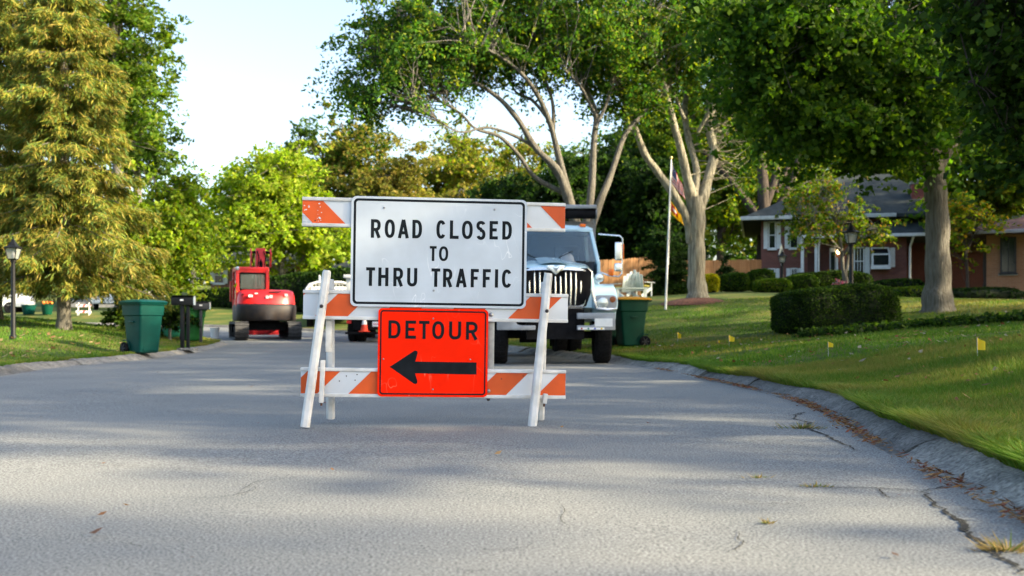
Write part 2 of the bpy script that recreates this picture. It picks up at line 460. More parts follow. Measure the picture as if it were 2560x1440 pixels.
crack([(1330, 1360), (1310, 1372), (1270, 1376), (1200, 1378)], 0.007, 9); crack([(600, 1212), (640, 1222), (580, 1240), (520, 1246), (430, 1244)], 0.009, 10)
crack([(590, 1238), (640, 1206), (700, 1198), (760, 1190)], 0.007, 12); crack([(1145, 1429), (1180, 1431), (1220, 1430)], 0.012, 14)
crack([(1195, 1375), (1225, 1377), (1252, 1376)], 0.010, 15); crack([(300, 1360), (345, 1366), (352, 1370)], 0.008, 16); crack([(1395, 1262), (1412, 1275), (1402, 1300), (1425, 1318)], 0.006, 17)
crack([(1440, 1170), (1475, 1171)], 0.011, 18); crack([(1440, 1192), (1480, 1192)], 0.011, 19); crack([(200, 1152), (330, 1168), (430, 1170), (560, 1168)], 0.008, 20)

# ---------------------------------------------------------------- grass
G_leaf = leaf_mat('grass_blade', 0.3, 0.6, 0.2)
def blades(name, label, pts_fn, n, h, w, seed, lean=0.5):
    r = np.random.RandomState(seed)
    x, y = pts_fn(r, n); n = len(x)
    z = Hz(x, y) - 0.012
    pn = snoise(x*0.55, y*0.55, 21) + 0.6*snoise(x*2.3, y*2.3, 22); dry = np.clip(0.36 + 0.55*pn + r.normal(0, 0.22, n), 0, 1)
    hh = h*r.uniform(0.5, 1.25, n)*(1 + 0.35*snoise(x*1.5, y*1.5, 23)); ww = w*r.uniform(0.6, 1.3, n)
    az = r.uniform(0, 2*np.pi, n); la = r.uniform(0, 2*np.pi, n); ld = hh*lean*r.uniform(0.2, 1.5, n)
    dx, dy = np.cos(az)*ww/2, np.sin(az)*ww/2
    v0 = np.stack([x-dx, y-dy, z], 1); v1 = np.stack([x+dx, y+dy, z], 1)
    m0 = np.stack([x-dx*.8+np.cos(la)*ld*.35, y-dy*.8+np.sin(la)*ld*.35, z+hh*.6], 1)
    m1 = np.stack([x+dx*.8+np.cos(la)*ld*.35, y+dy*.8+np.sin(la)*ld*.35, z+hh*.6], 1)
    tp = np.stack([x+np.cos(la)*ld, y+np.sin(la)*ld, z+hh], 1); t2 = tp + np.stack([dx*.15, dy*.15, 0*dx], 1)
    V = np.stack([v0, v1, m1, m0, tp, t2], 1).reshape(-1, 3); b = np.arange(n)*6
    F = np.concatenate([np.stack([b, b+1, b+2, b+3], 1), np.stack([b+3, b+2, b+5, b+4], 1)])
    ga = np.array([0.045, 0.135, 0.010]); gb = np.array([0.11, 0.205, 0.016]); st = np.array([0.30, 0.22, 0.06])
    u = r.uniform(0, 1, n)[:, None]; c = ga*(1-u) + gb*u; dd = dry[:, None]**1.6; c = c*(1-dd*.75) + st*dd*.75
    C = np.repeat(c, 6, axis=0)
    return tag(np_mesh(name, V, F, G_leaf, cols=C), label, 'grass', kind='stuff')

def near_right(r, n):
    s = r.uniform(0, 1, n); y = 3.2 + 9.5*s**1.3; off = 0.30 + r.gamma(1.3, 1.15, n)
    xk = np.interp(y, KRs[:, 1][20:150], KRs[:, 0][20:150]); x = xk + off
    k = (x < 0.53*y + 0.8) & (y < 13.2); return x[k], y[k]
def mid_right(r, n):
    y = r.uniform(9, 34, n); xk = np.interp(y, KRs[:, 1], KRs[:, 0]); x = xk + 0.36 + 0.25 + r.uniform(0, 1, n)**1.3*15
    k = (x < 0.53*y + 0.8); return x[k], y[k]
def left_area(r, n):
    y = r.uniform(13, 38, n); xk = np.interp(y, KLs[:, 1], KLs[:, 0]); x = xk - 0.33 - r.uniform(0, 1, n)**1.2*14
    k = (x > -0.53*y - 1); return x[k], y[k]
blades('lawn_grass', 'long green and straw grass blades on the right lawn by the kerb', near_right, 190000, 0.085, 0.0065, 1)
blades('lawn_grass', 'mown grass over the far part of the right lawn', mid_right, 130000, 0.055, 0.016, 2)
blades('lawn_grass', 'mown grass on the left lawn under the spruce', left_area, 70000, 0.055, 0.018, 3)
def kerb_fringe(r, n):
    y = 3.2 + 16*r.uniform(0, 1, n)**1.5; xk = np.interp(y, KRs[:, 1][20:150], KRs[:, 0][20:150])
    o = 0.23 + np.abs(r.normal(0, 0.10, n)) + 0.09*snoise(y*2.1, y*0, 31); k = o > 0.16
    return (xk+o)[k], y[k]
blades('edge_grass', 'shaggy dry grass fringe hanging over the right kerb', kerb_fringe, 34000, 0.10, 0.007, 4, lean=1.5)
def left_fringe(r, n):
    y = r.uniform(13, 31, n); xk = np.interp(y, KLs[:, 1], KLs[:, 0]); return xk - 0.29 - np.abs(r.normal(0, 0.1, n)), y
blades('edge_grass', 'grass fringe along the back of the left kerb', left_fringe, 9000, 0.07, 0.014, 5, lean=1.2)

# litter in the gutter, loose leaves, tufts in the cracks
def litter(name, label, x, y, zf, size, pal, seed, flat=0.5, aspect=0.35, cat='litter'):
    r = np.random.RandomState(seed); n = len(x)
    a = r.uniform(0, 2*np.pi, n); s = size*r.uniform(0.5, 1.4, n); tz = r.uniform(0.1, flat, n)
    d = np.stack([np.cos(a), np.sin(a), 0*a], 1); q = np.stack([-np.sin(a), np.cos(a), 0*a], 1)
    c = np.stack([x, y, zf + 0.012], 1)
    V = np.stack([c-d*s[:, None]/2, c-q*(s*aspect/2)[:, None] + [0, 0, .001], c+d*s[:, None]/2 + np.stack([0*a, 0*a, s*tz], 1), c+q*(s*aspect/2)[:, None] + np.stack([0*a, 0*a, s*tz*.6], 1)], 1).reshape(-1, 3)
    b = np.arange(n)*4; F = np.stack([b, b+1, b+2, b+3], 1)
    pc = np.array(pal)[r.randint(0, len(pal), n)]*r.uniform(0.7, 1.2, n)[:, None]
    return tag(np_mesh(name, V, F, G_leaf, cols=np.repeat(pc, 4, axis=0)), label, cat, kind='stuff')
BROWN = [(0.20, 0.09, 0.035), (0.28, 0.15, 0.06), (0.13, 0.06, 0.03), (0.32, 0.20, 0.09), (0.22, 0.07, 0.04)]
r = np.random.RandomState(8); n = 4400
y = 3.0 + 13*r.uniform(0, 1, n)**1.4; keep = (snoise(y*2.7, y*0, 41) + r.normal(0, 0.35, n)) > 0.1; y = y[keep]
x = np.interp(y, KRs[:, 1][20:150], KRs[:, 0][20:150]) + r.normal(0.0, 0.035, len(y)) - 0.01
litter('gutter_litter', 'brown needles and crumbled leaves along the right gutter', x, y, Rz(y)+0.012, 0.045, BROWN, 9, 0.35, 0.16)
x = r.uniform(-6, 1.7, 46); y = 3 + 14*r.uniform(0, 1, 46)**1.2
litter('fallen_leaves', 'scattered small fallen leaves on the asphalt', x, y, Rz(y), 0.036, BROWN, 10, 0.4, 0.6, 'leaves')
y = r.uniform(4, 24, 520); x = np.interp(y, KRs[:, 1], KRs[:, 0]) + 0.6 + r.gamma(1.5, 2.0, 520); 
litter('fallen_leaves', 'pale and brown fallen leaves dotted over the right lawn', x, y, Hz(x, y)+0.045, 0.065, BROWN+[(0.36, 0.34, 0.28), (0.33, 0.28, 0.2)], 12, 0.5, 0.6, 'leaves')
y = r.uniform(15, 24, 160); x = np.interp(y, KLs[:, 1], KLs[:, 0]) - 0.5 - r.gamma(1.5, 1.6, 160)
litter('fallen_leaves', 'tan fallen leaves on the left lawn near the lamp post', x, y, Hz(x, y)+0.045, 0.10, [(0.4, 0.28, 0.14), (0.3, 0.17, 0.08)], 13, 0.5, 0.6, 'leaves')
def tuft(px, py, n, h, spread, dry, label, seed):
    r = np.random.RandomState(seed); Z = 0.70*FPX/(py-YH); cx = PX(px, Z)
    a = r.uniform(0, 2*np.pi, n); rr = np.abs(r.normal(0, spread, n)); x = cx + np.cos(a)*rr*1.6; y = Z + np.sin(a)*rr*0.6
    L = h*r.uniform(0.5, 1.3, n); w = 0.004; az = r.uniform(0, 2*np.pi, n)
    b0 = np.stack([x, y, Rz(y)+0.002], 1); dx = np.stack([np.cos(az)*w, np.sin(az)*w, 0*az], 1)
    tip = b0 + np.stack([np.cos(a)*L*0.9, np.sin(a)*L*0.9, L*r.uniform(.3, .8, n)], 1)
    V = np.stack([b0-dx, b0+dx, tip], 1).reshape(-1, 3); F = np.arange(3*n).reshape(-1, 3)
    c = np.where(r.uniform(0, 1, n)[:, None] < dry, [[0.33, 0.24, 0.09]], [[0.12, 0.17, 0.03]])*r.uniform(.7, 1.2, n)[:, None]
    return tag(np_mesh('grass_tuft', V, F, G_leaf, cols=np.repeat(c, 3, axis=0)), label, 'grass', kind='stuff')
tuft(2005, 1072, 160, 0.06, 0.05, 0.5, 'yellowish grass tuft in the forked crack by the kerb', 1)
tuft(2515, 1378, 120, 0.06, 0.03, 0.9, 'straw coloured dry tuft in the lower right crack', 2)
tuft(1898, 1196, 26, 0.035, 0.02, 0.5, 'tiny sprig on the open asphalt in mid road', 3)
tuft(2035, 1218, 40, 0.025, 0.03, 0.5, 'low weeds in the fine transverse crack', 4)
tuft(1918, 1310, 26, 0.025, 0.02, 0.7, 'tiny pale sprig near the bottom of the road', 5)
# ---------------------------------------------------------------- barricade and its two signs
M_white = mat('white_plastic', (0.66, 0.67, 0.67), rough=0.5, var=0.10, vscale=10, color2=(0.50, 0.50, 0.475), bump=0.05, bscale=30)
M_sheet = mat('white_sheeting', (0.56, 0.60, 0.64), rough=0.4, var=0.07, vscale=3, spec=0.5)
M_orange = mat('orange_sheeting', (0.62, 0.085, 0.008), rough=0.45, var=0.16, vscale=4)
M_steel = mat('galvanised_steel', (0.42, 0.43, 0.42), rough=0.45, metal=0.7, var=0.15, vscale=25)
M_bolt = mat('dark_bolt', (0.05, 0.04, 0.04), rough=0.5, metal=0.5)
M_boltl = mat('pale_bolt', (0.35, 0.36, 0.37), rough=0.4, metal=0.8)
M_black = mat('sign_black', (0.007, 0.010, 0.013), rough=0.6, var=0.3, vscale=12, spec=.12)

def scratched(name, base, scratch, rough, spec=.4):
    m = bpy.data.materials.new(name); m.use_nodes = True; nt = m.node_tree; b = nt.nodes['Principled BSDF']
    tc = nt.nodes.new('ShaderNodeTexCoord'); src = tc.outputs['Object']
    n0 = nt.nodes.new('ShaderNodeTexNoise'); n0.inputs['Scale'].default_value = 4; n0.inputs['Detail'].default_value = 5; nt.links.new(src, n0.inputs['Vector'])
    rp = nt.nodes.new('ShaderNodeValToRGB'); rp.color_ramp.elements[0].position = .3; rp.color_ramp.elements[1].position = .7
    rp.color_ramp.elements[0].color = (*[c*0.88 for c in base], 1); rp.color_ramp.elements[1].color = (*[min(1, c*1.04) for c in base], 1)
    nt.links.new(n0.outputs['Fac'], rp.inputs['Fac'])
    mp = nt.nodes.new('ShaderNodeMapping'); mp.inputs['Rotation'].default_value = (0, 0.5, 0); mp.inputs['Scale'].default_value = (1.0, 1, 0.55); nt.links.new(src, mp.inputs['Vector'])
    n1 = nt.nodes.new('ShaderNodeTexNoise'); n1.inputs['Scale'].default_value = 5.5; n1.inputs['Detail'].default_value = 1.5; n1.inputs['Distortion'].default_value = 1.6; nt.links.new(mp.outputs[0], n1.inputs['Vector'])
    r1 = nt.nodes.new('ShaderNodeValToRGB'); cr = r1.color_ramp
    cr.elements[0].position = 0.493; cr.elements[0].color = (0, 0, 0, 1); cr.elements[1].position = 0.507; cr.elements[1].color = (0, 0, 0, 1)
    e = cr.elements.new(0.5); e.color = (1, 1, 1, 1); nt.links.new(n1.outputs['Fac'], r1.inputs['Fac'])
    n2 = nt.nodes.new('ShaderNodeTexNoise'); n2.inputs['Scale'].default_value = 3.1; nt.links.new(src, n2.inputs['Vector'])
    r2 = nt.nodes.new('ShaderNodeValToRGB'); r2.color_ramp.elements[0].position = .52; r2.color_ramp.elements[1].position = .66; nt.links.new(n2.outputs['Fac'], r2.inputs['Fac'])
    mu = nt.nodes.new('ShaderNodeMath'); mu.operation = 'MULTIPLY'; nt.links.new(r1.outputs[0], mu.inputs[0]); nt.links.new(r2.outputs[0], mu.inputs[1])
    m3 = nt.nodes.new('ShaderNodeMath'); m3.operation = 'MULTIPLY'; m3.inputs[1].default_value = 0.85; nt.links.new(mu.outputs[0], m3.inputs[0])
    mx = nt.nodes.new('ShaderNodeMix'); mx.data_type = 'RGBA'; nt.links.new(m3.outputs[0], mx.inputs[0]); nt.links.new(rp.outputs[0], mx.inputs[6]); mx.inputs[7].default_value = (*scratch, 1)
    nt.links.new(mx.outputs[2], b.inputs['Base Color']); b.inputs['Roughness'].default_value = rough; b.inputs['Specular IOR Level'].default_value = spec
    return m
M_signw = scratched('sign_white', (0.53, 0.59, 0.65), (0.84, 0.86, 0.87), 0.45)
M_signo = scratched('sign_orange', (1.0, 0.018, 0.001), (0.98, 0.2, 0.1), 0.7, .06)

S = 358.0; BX, BY = 1090.0, 1064.0; ROLL = RAD(0.8)
def bl(px, py):
    dx, dy = (px-BX)/S, (BY-py)/S
    return (dx*math.cos(ROLL) - dy*math.sin(ROLL), dx*math.sin(ROLL) + dy*math.cos(ROLL))
B_loc = Vector((PX(BX, 7.15), 7.15, 0.0))
B_mat = Matrix.Translation(B_loc) @ Matrix.Rotation(RAD(5), 4, 'Z') @ Matrix.Rotation(ROLL, 4, 'Y')
bar = empty('road_barricade', label='white A-frame barricade with three orange striped boards in the road', cat='barricade')
bar.matrix_world = B_mat

def board(zc, pxl, pxr, py_mid, slope, starts, pale):
    xl = bl(pxl, py_mid)[0]; xr = bl(pxr, py_mid)[0]; h = 0.203
    b = MB(); b.box(xl, xr, -0.012, 0.016, zc-h/2+0.01, zc+h/2-0.01)
    o = b.build('rail_board', M_sheet, bar, bevel=0.002)
    for sg in (1, -1):
        b = MB(); zz = zc + sg*(h/2-0.012)
        b.box(xl-0.002, xr+0.002, -0.024, 0.024, zz-0.012, zz+0.012)
        b.build('edge_rim', M_white, o, bevel=0.006)
    z0, z1 = zc-h/2+0.0245, zc+h/2-0.0245; wd = 0.2225; k = (z1-z0)*slope
    for sx in starts:
        x = bl(sx, py_mid)[0]
        pol = clip_poly([(x, z0), (x+wd, z0), (x+wd+k, z1), (x+k, z1)], xl+0.001, xr-0.001, z0, z1)
        if len(pol) < 3: continue
        b = MB(); b.prism(pol, -0.0150, -0.0125); b.build('orange_stripe', M_orange, o, smooth=False)
    r = random.Random(int(zc*1000))
    for _ in range(9):
        x = r.uniform(xl+.05, xr-.05); z = r.uniform(z0+.01, z1-.01)
        b = MB(); b.cyl((x, -0.0165, z), (x, -0.012, z), 0.0045, n=8); b.build('screw_hole', M_bolt, o)
    return o
bt_ = board(1.468, 761, 1415, 540, -1.0, [786.7-155, 786.7, 786.7+155, 786.7+465, 1407], 0)
rc_ = random.Random(5)
for k in range(22):                                             # flaked spots on the worn upper left stripe
    px = rc_.choice([764, 766, 772, 778, 803, 806, 800, 805]) + rc_.uniform(-3, 3); py = rc_.uniform(514, 560); x, z = bl(px, py); q = rc_.uniform(.003, .009)
    b = MB(); b.prism([(x-q, z), (x-q*.2, z-q*.6), (x+q*.8, z-q*.2), (x+q*.5, z+q*.7), (x-q*.5, z+q*.5)], -.0162, -.0152); b.build('flaked_spot', M_sheet, bt_, smooth=False)
board(0.828, 763, 1422, 768, 1.0, [633.5, 792.6, 951.8, 1111, 1270.5], 0)
board(0.292, 757, 1416, 960, 1.0, [718, 873.9, 1030, 1185.8, 1343], 0)

def leg(p_top, p_bot, yt, yb, w=0.059, front=True):
    a = bl(*p_top); c = bl(*p_bot)
    T = Vector((a[0], yt, a[1])); Bm = Vector((c[0], yb, c[1]))
    t = (T-Bm).normalized(); side = Vector((1, 0, 0)); side = (side - t*side.dot(t)).normalized(); nrm = side.cross(t)
    if nrm.y > 0: nrm = -nrm
    prof = [(-w/2, 0.0), (-w/2+0.008, -0.016), (-0.012, -0.021), (0.012, -0.021), (w/2-0.008, -0.016), (w/2, 0.0), (w/2, 0.022), (w/2-0.012, 0.030), (-w/2+0.012, 0.030), (-w/2, 0.022)]
    b = MB(); secs = []
    for f, k in ((0, 1.0), (0.01, 1.06), (0.97, 1.0), (0.99, 0.93), (1, 0.80)):
        secs.append([Bm + (T-Bm)*f + side*(x*k) - nrm*(yv*k) for x, yv in prof])
    b.loft(secs); o = b.build('leg', M_white, bar, angle=25)
    return T, Bm, nrm
# front legs lean towards the camera, rear legs stand behind the boards
T1, B1, n1 = leg((823, 680), (773, 1061), -0.075, -0.155)
T2, B2, n2 = leg((1370, 685), (1326, 1069), -0.075, -0.155)
leg((826, 700), (823, 1053), 0.075, 0.21, 0.055); leg((1366, 705), (1362, 1060), 0.075, 0.21, 0.052)
for (px, py, Tt, Bb) in ((811, 768, T1, B1), (1364, 779, T2, B2)):
    x, z = bl(px, py); f = (z-Bb.z)/(Tt.z-Bb.z); yv = Bb.y + (Tt.y-Bb.y)*f - 0.024
    b = MB(); b.lathe([(0.0, -0.016), (0.009, -0.014), (0.013, -0.004), (0.013, 0.004)], 12, (x, yv, z), 'y'); b.build('bolt', M_bolt, bar)
for (px, py0, py1) in ((810, 900, 1004), (1358, 985, 1010)):        # latch brackets beside the front legs
    x0, z0 = bl(px, py1); x1, z1 = bl(px+4, py0)
    b = MB(); b.beam((x0, -0.09, z0), (x1, -0.085, z1), 0.03, 0.06); b.build('hinge_bracket', M_white, bar, bevel=0.006)
    b = MB(); b.cyl((x0, -0.09, z0-0.02), (x0, -0.09, z0+0.01), 0.007, n=8); b.build('bracket_bolt', mat('rusty_bolt', (0.10, 0.045, 0.025), rough=0.9), bar)
x0 = bl(816, 870)[0]; 
b = MB(); b.box(x0, x0+0.04, 0.02, 0.07, 0.50, 0.74); b.build('gusset', M_white, bar, bevel=0.006)
for px in (1229, 985):                                             # square steel uprights behind the boards
    x = bl(px, 850)[0]; b = MB(); b.box(x-0.022, x+0.022, 0.027, 0.067, 0.19, 1.555); b.build('upright_post', M_steel, bar, bevel=0.003)
x, z = bl(1221, 999); b = MB(); b.prism([(x-0.02, z+0.02), (x+0.02, z+0.02), (x+0.008, z-0.015), (x-0.008, z-0.015)], -0.006, 0.03); b.build('foot_clip', M_bolt, bar)
x, z = bl(1228, 788); b = MB(); b.lathe([(0.0, -0.010), (0.010, -0.008), (0.016, -0.002), (0.016, 0.002)], 14, (x, -0.014, z), 'y'); b.build('bolt', M_boltl, bar)
x, z = bl(1221, 979); b = MB(); b.lathe([(0.0, -0.010), (0.009, -0.008), (0.014, -0.002), (0.014, 0.002)], 14, (x, -0.018, z), 'y'); b.build('bolt', M_boltl, bar)

# ---- stroke lettering
def sup(cx, cz, rx, rz, a0, a1, n=22, e=2.35):
    out = []
    for k in range(n+1):
        t = RAD(a0 + (a1-a0)*k/n); c, s = math.cos(t), math.sin(t)
        out.append((cx + rx*math.copysign(abs(c)**(2/e), c), cz + rz*math.copysign(abs(s)**(2/e), s)))
    return out
def glyph(ch, w, t):
    a = t/2; x0, x1, y0, y1 = a, w-a, a, 1-a; st = [(x0, 0), (x0, 1)]
    if ch == 'O': return [(sup(w/2, .5, w/2-a, .5-a, 0, 360, 36)[:-1], True)]
    if ch == 'C': return [(sup(w/2, .5, w/2-a, .5-a, 38, 322, 32), False)]
    if ch == 'D': return [(st, False), ([(x0+a, y1), (w*.42, y1)] + sup(w*.42, .5, x1-w*.42, .5-a, 88, -88, 18) + [(w*.42, y0), (x0+a, y0)], False)]
    if ch == 'R':
        m = .45; c = (y1+m)/2; q = (y1-m)/2
        return [(st, False), ([(x0+a, y1), (w*.48, y1)] + sup(w*.48, c, x1-w*.48, q, 85, -85, 14) + [(w*.48, m), (x0+a, m)], False), ([(w*.50, m+.02), (x1+.01, 0)], False)]
    if ch == 'A': return [([(a*.95, 0), (w/2-.005, 1)], False), ([(w-a*.95, 0), (w/2+.005, 1)], False), ([(w*.22, .29), (w*.78, .29)], False)]
    if ch == 'L': return [(st, False), ([(x0+a, y0), (w, y0)], False)]
    if ch == 'E': return [(st, False), ([(x0+a, y0), (w, y0)], False), ([(x0+a, y1), (w, y1)], False), ([(x0+a, .52), (w*.86, .52)], False)]
    if ch == 'F': return [(st, False), ([(x0+a, y1), (w, y1)], False), ([(x0+a, .50), (w*.86, .50)], False)]
    if ch == 'H': return [(st, False), ([(x1, 0), (x1, 1)], False), ([(x0+a, .52), (x1-a, .52)], False)]
    if ch == 'T': return [([(0, y1), (w, y1)], False), ([(w/2, 0), (w/2, 1-t)], False)]
    if ch == 'I': return [([(w/2, 0), (w/2, 1)], False)]
    if ch == 'U': return [([(x0, 1), (x0, .34)] + sup(w/2, .32, w/2-a, .32-a, 180, 360, 18) + [(x1, .34), (x1, 1)], False)]
    if ch == 'S': return [(sup(w/2, .735, w/2-a, .265-a, 22, 265, 18, 2.2) + sup(w/2, .265+a*.0, w/2-a, .265-a*.6, 85, -158, 18, 2.2), False)]
def ribbon(mb, pts, t, y, closed, tr):
    pts = [Vector((p[0], p[1])) for p in pts]; n = len(pts); vs = []
    for i in range(n):
        a = pts[i-1] if (i > 0 or closed) else None; c = pts[(i+1) % n] if (i < n-1 or closed) else None
        d1 = (pts[i]-a).normalized() if a is not None and (pts[i]-a).length > 1e-6 else None
        d2 = (c-pts[i]).normalized() if c is not None and (c-pts[i]).length > 1e-6 else None
        d = ((d1 or d2) + (d2 or d1)).normalized(); nn = Vector((-d.y, d.x))
        k = 1/max(0.6, nn.dot(Vector((-(d1 or d2).y, (d1 or d2).x))))
        for s in (1, -1):
            q = pts[i] + nn*(s*t/2*k); X, Zv = tr(q.x, q.y); vs.append((X, y, Zv))
    fs = [(2*i, 2*i+1, (2*i+3) % (2*n), (2*i+2) % (2*n)) for i in range(n if closed else n-1)]
    mb.add(vs, fs)

def sign_root(name, px, py, yoff, label):
    x, z = bl(px, py); o = empty(name, label=label, cat='sign')
    o.matrix_world = B_mat @ Matrix.Translation((x, yoff, z)); return o, (x, z)
def letters(root, org, word, cap_px, yoff):
    for ch, pxl, pxr, pyb in word:
        b = MB(); cap = cap_px/S; w = (pxr-pxl)/cap_px; t = 0.172
        X0, Z0 = bl(pxl, pyb)
        for i, (pts, cl) in enumerate(glyph(ch, w, t)):
            ribbon(b, pts, t, yoff - 0.0002*i, cl, lambda u, v: (X0-org[0]+u*cap, Z0-org[1]+v*cap))
        b.build('letter', M_black, root, smooth=False)
def panel(root, w, h, r, m, mb_, inset, bw):
    b = MB(); b.prism(rrect(-w/2, w/2, -h/2, h/2, r), -0.0025, 0.0025); p = b.build('panel', m, root, angle=30)
    out = rrect(-w/2+inset, w/2-inset, -h/2+inset, h/2-inset, r-inset*.5); inn = rrect(-w/2+inset+bw, w/2-inset-bw, -h/2+inset+bw, h/2-inset-bw, r-inset*.5-bw*.8); n = len(out)
    b = MB(); b.add([(x, -0.0032, z) for x, z in out] + [(x, -0.0032, z) for x, z in inn], [(k, (k+1) % n, n+(k+1) % n, n+k) for k in range(n)])
    b.build('border', mb_, root, smooth=False); return p

rc, org = sign_root('road_closed_sign', 1098.3, 634, -0.031, 'white sign reading ROAD CLOSED TO THRU TRAFFIC bolted on the barricade')
panel(rc, 1.219, 0.762, 0.038, M_signw, M_black, 0.016, 0.0165)
yb = 598
letters(rc, org, [('R', 929, 953, 598), ('O', 963, 988, 598), ('A', 995.5, 1022.5, 598.4), ('D', 1031, 1055, 598.6), ('C', 1090.5, 1114, 599), ('L', 1124, 1146, 599.2), ('O', 1154, 1181, 599.4),
    ('S', 1190, 1213, 599.7), ('E', 1223, 1244, 599.9), ('D', 1255, 1279, 600.2)], 46.0, -0.0034)
letters(rc, org, [('T', 1074, 1091, 654.5), ('O', 1097, 1120, 654.8)], 37.0, -0.0034)
letters(rc, org, [('T', 917, 939, 717), ('H', 947, 972, 717.4), ('R', 984, 1008, 717.8), ('U', 1018, 1043, 718.2), ('T', 1078, 1100, 719), ('R', 1107, 1130, 719.3), ('A', 1139, 1166, 719.6),
    ('F', 1176, 1196, 719.9), ('F', 1206, 1226, 720.2), ('I', 1236, 1245, 720.5), ('C', 1254, 1279, 720.8)], 46.0, -0.0034)
def sbolt(root, org, px, py, rr, m, name='bolt'):
    x, z = bl(px, py); b = MB(); b.lathe([(0.0, -0.008), (rr*.7, -0.0065), (rr, -0.003), (rr, 0.0)], 10, (x-org[0], -0.002, z-org[1]), 'y'); b.build(name, m, root)
for px, py in ((962, 523), (1236, 525), (1084, 728)): sbolt(rc, org, px, py, 0.008, M_boltl)

dt, org = sign_root('detour_sign', 1082.5, 883, -0.036, 'orange DETOUR sign with a black left arrow on the barricade')
panel(dt, 0.762, 0.612, 0.03, M_signo, M_black, 0.014, 0.010)
letters(dt, org, [('D', 972, 1002, 847), ('E', 1014, 1040, 847.8), ('T', 1047.5, 1073, 848.4), ('O', 1080, 1110, 849), ('U', 1122, 1152, 849.8), ('R', 1164, 1193, 850.6)], 45.0, -0.0034)
def aw(px, py): x, z = bl(px, py); return (x-org[0], z-org[1])
arrow = [aw(*q) for q in ((975.5, 917.3), (1036, 878), (1040, 877.3), (1044, 879.5), (1044.5, 884), (1038.5, 904.6), (1190.6, 907.3), (1190.6, 937.5), (1038.2, 933.8), (1044, 954), (1043.3, 958.5), (1039, 960.2), (1035, 959.4))]
b = MB(); b.add([(x, -0.0034, z) for x, z in arrow], [tuple(range(len(arrow)))])
b.build('arrow', M_black, dt, smooth=False)
for px, py in ((1083, 798), (960, 898), (1175, 900), (1082, 974)): sbolt(dt, org, px, py, 0.006, M_boltl)
# ---------------------------------------------------------------- shared paints
M_tyre = mat('tyre_rubber', (0.012, 0.012, 0.013), rough=0.9, spec=.1, var=0.3, vscale=20, bump=0.3, bscale=40)
M_rim = mat('wheel_rim', (0.30, 0.31, 0.32), rough=0.4, metal=0.6)
M_truckw = mat('truck_paint', (0.44, 0.64, 0.74), rough=0.22, var=0.06, vscale=3, coat=0.5)
M_chrome = mat('chrome', (0.85, 0.87, 0.88), rough=0.25, metal=0.75, var=0.05)
M_dark = mat('chassis_black', (0.008, 0.008, 0.009), rough=0.8, var=0.4, vscale=8, spec=.08)
M_grey = mat('bumper_grey', (0.28, 0.30, 0.33), rough=0.4, metal=0.3)
M_amber = mat('amber_lens', (0.85, 0.16, 0.01), rough=0.25)
M_redl = mat('red_lens', (0.55, 0.01, 0.01), rough=0.25)
M_lens = mat('clear_lens', (0.55, 0.60, 0.62), rough=0.08, metal=0.5)
M_glass = mat('tinted_glass', (0.09, 0.16, 0.22), rough=0.06, var=0.1, spec=0.9, alpha=0.5)
M_glassd = mat('window_glass', (0.012, 0.018, 0.022), rough=0.08, var=0.2, spec=0.7)
M_seat = mat('cab_interior', (0.022, 0.03, 0.045), rough=0.8)
M_blackm = mat('black_metal', (0.008, 0.009, 0.010), rough=0.5, var=0.2, spec=.2)
M_whitep = mat('white_paint', (0.78, 0.79, 0.79), rough=0.45, var=0.05)
M_red = mat('excavator_red', (0.78, 0.018, 0.020), rough=0.38, var=0.15, vscale=3, coat=0.2)
M_redf = mat('boom_red', (0.62, 0.03, 0.04), rough=0.5, var=0.2, vscale=5)
M_counter = mat('counterweight_black', (0.010, 0.010, 0.016), rough=0.6, var=0.35, vscale=5, color2=(0.03, 0.022, 0.02))
M_track = mat('track_rubber', (0.045, 0.046, 0.05), rough=0.8, var=0.3, vscale=12)

def wheel(parent, x, y, z, r, w, name='wheel'):
    b = MB(); h = w/2
    b.lathe([(r*.58, -h*.8), (r*.62, -h), (r*.92, -h), (r*.985, -h*.72), (r, -h*.3), (r, h*.3), (r*.985, h*.72), (r*.92, h), (r*.62, h), (r*.58, h*.8)], 28, (0, 0, 0), 'x')
    o = b.build(name, M_tyre, parent, loc=(x, y, z), angle=30)
    b = MB(); b.lathe([(0.02, -h*.55), (r*.25, -h*.62), (r*.3, -h*.4), (r*.57, -h*.35), (r*.58, -h*.8), (r*.60, -h*.8), (r*.60, h*.8), (r*.58, h*.8), (r*.57, h*.35), (r*.3, h*.4), (r*.25, h*.62), (0.02, h*.55)], 20, (0, 0, 0), 'x')
    b.build('rim', M_rim, o, angle=30)
    b = MB()                                              # tread blocks
    for k in range(30):
        t = 2*math.pi*k/30; c, s_ = math.cos(t), math.sin(t)
        for sx in (-1, 1):
            b.beam((sx*h*.78, (r-.012)*c, (r-.012)*s_), (sx*h*.12, (r+.003)*c, (r+.003)*s_), r*.07, 0.02, up=(0, c, s_))
    tag(b.build('tread', M_tyre, o, smooth=False), kind='stuff'); return o

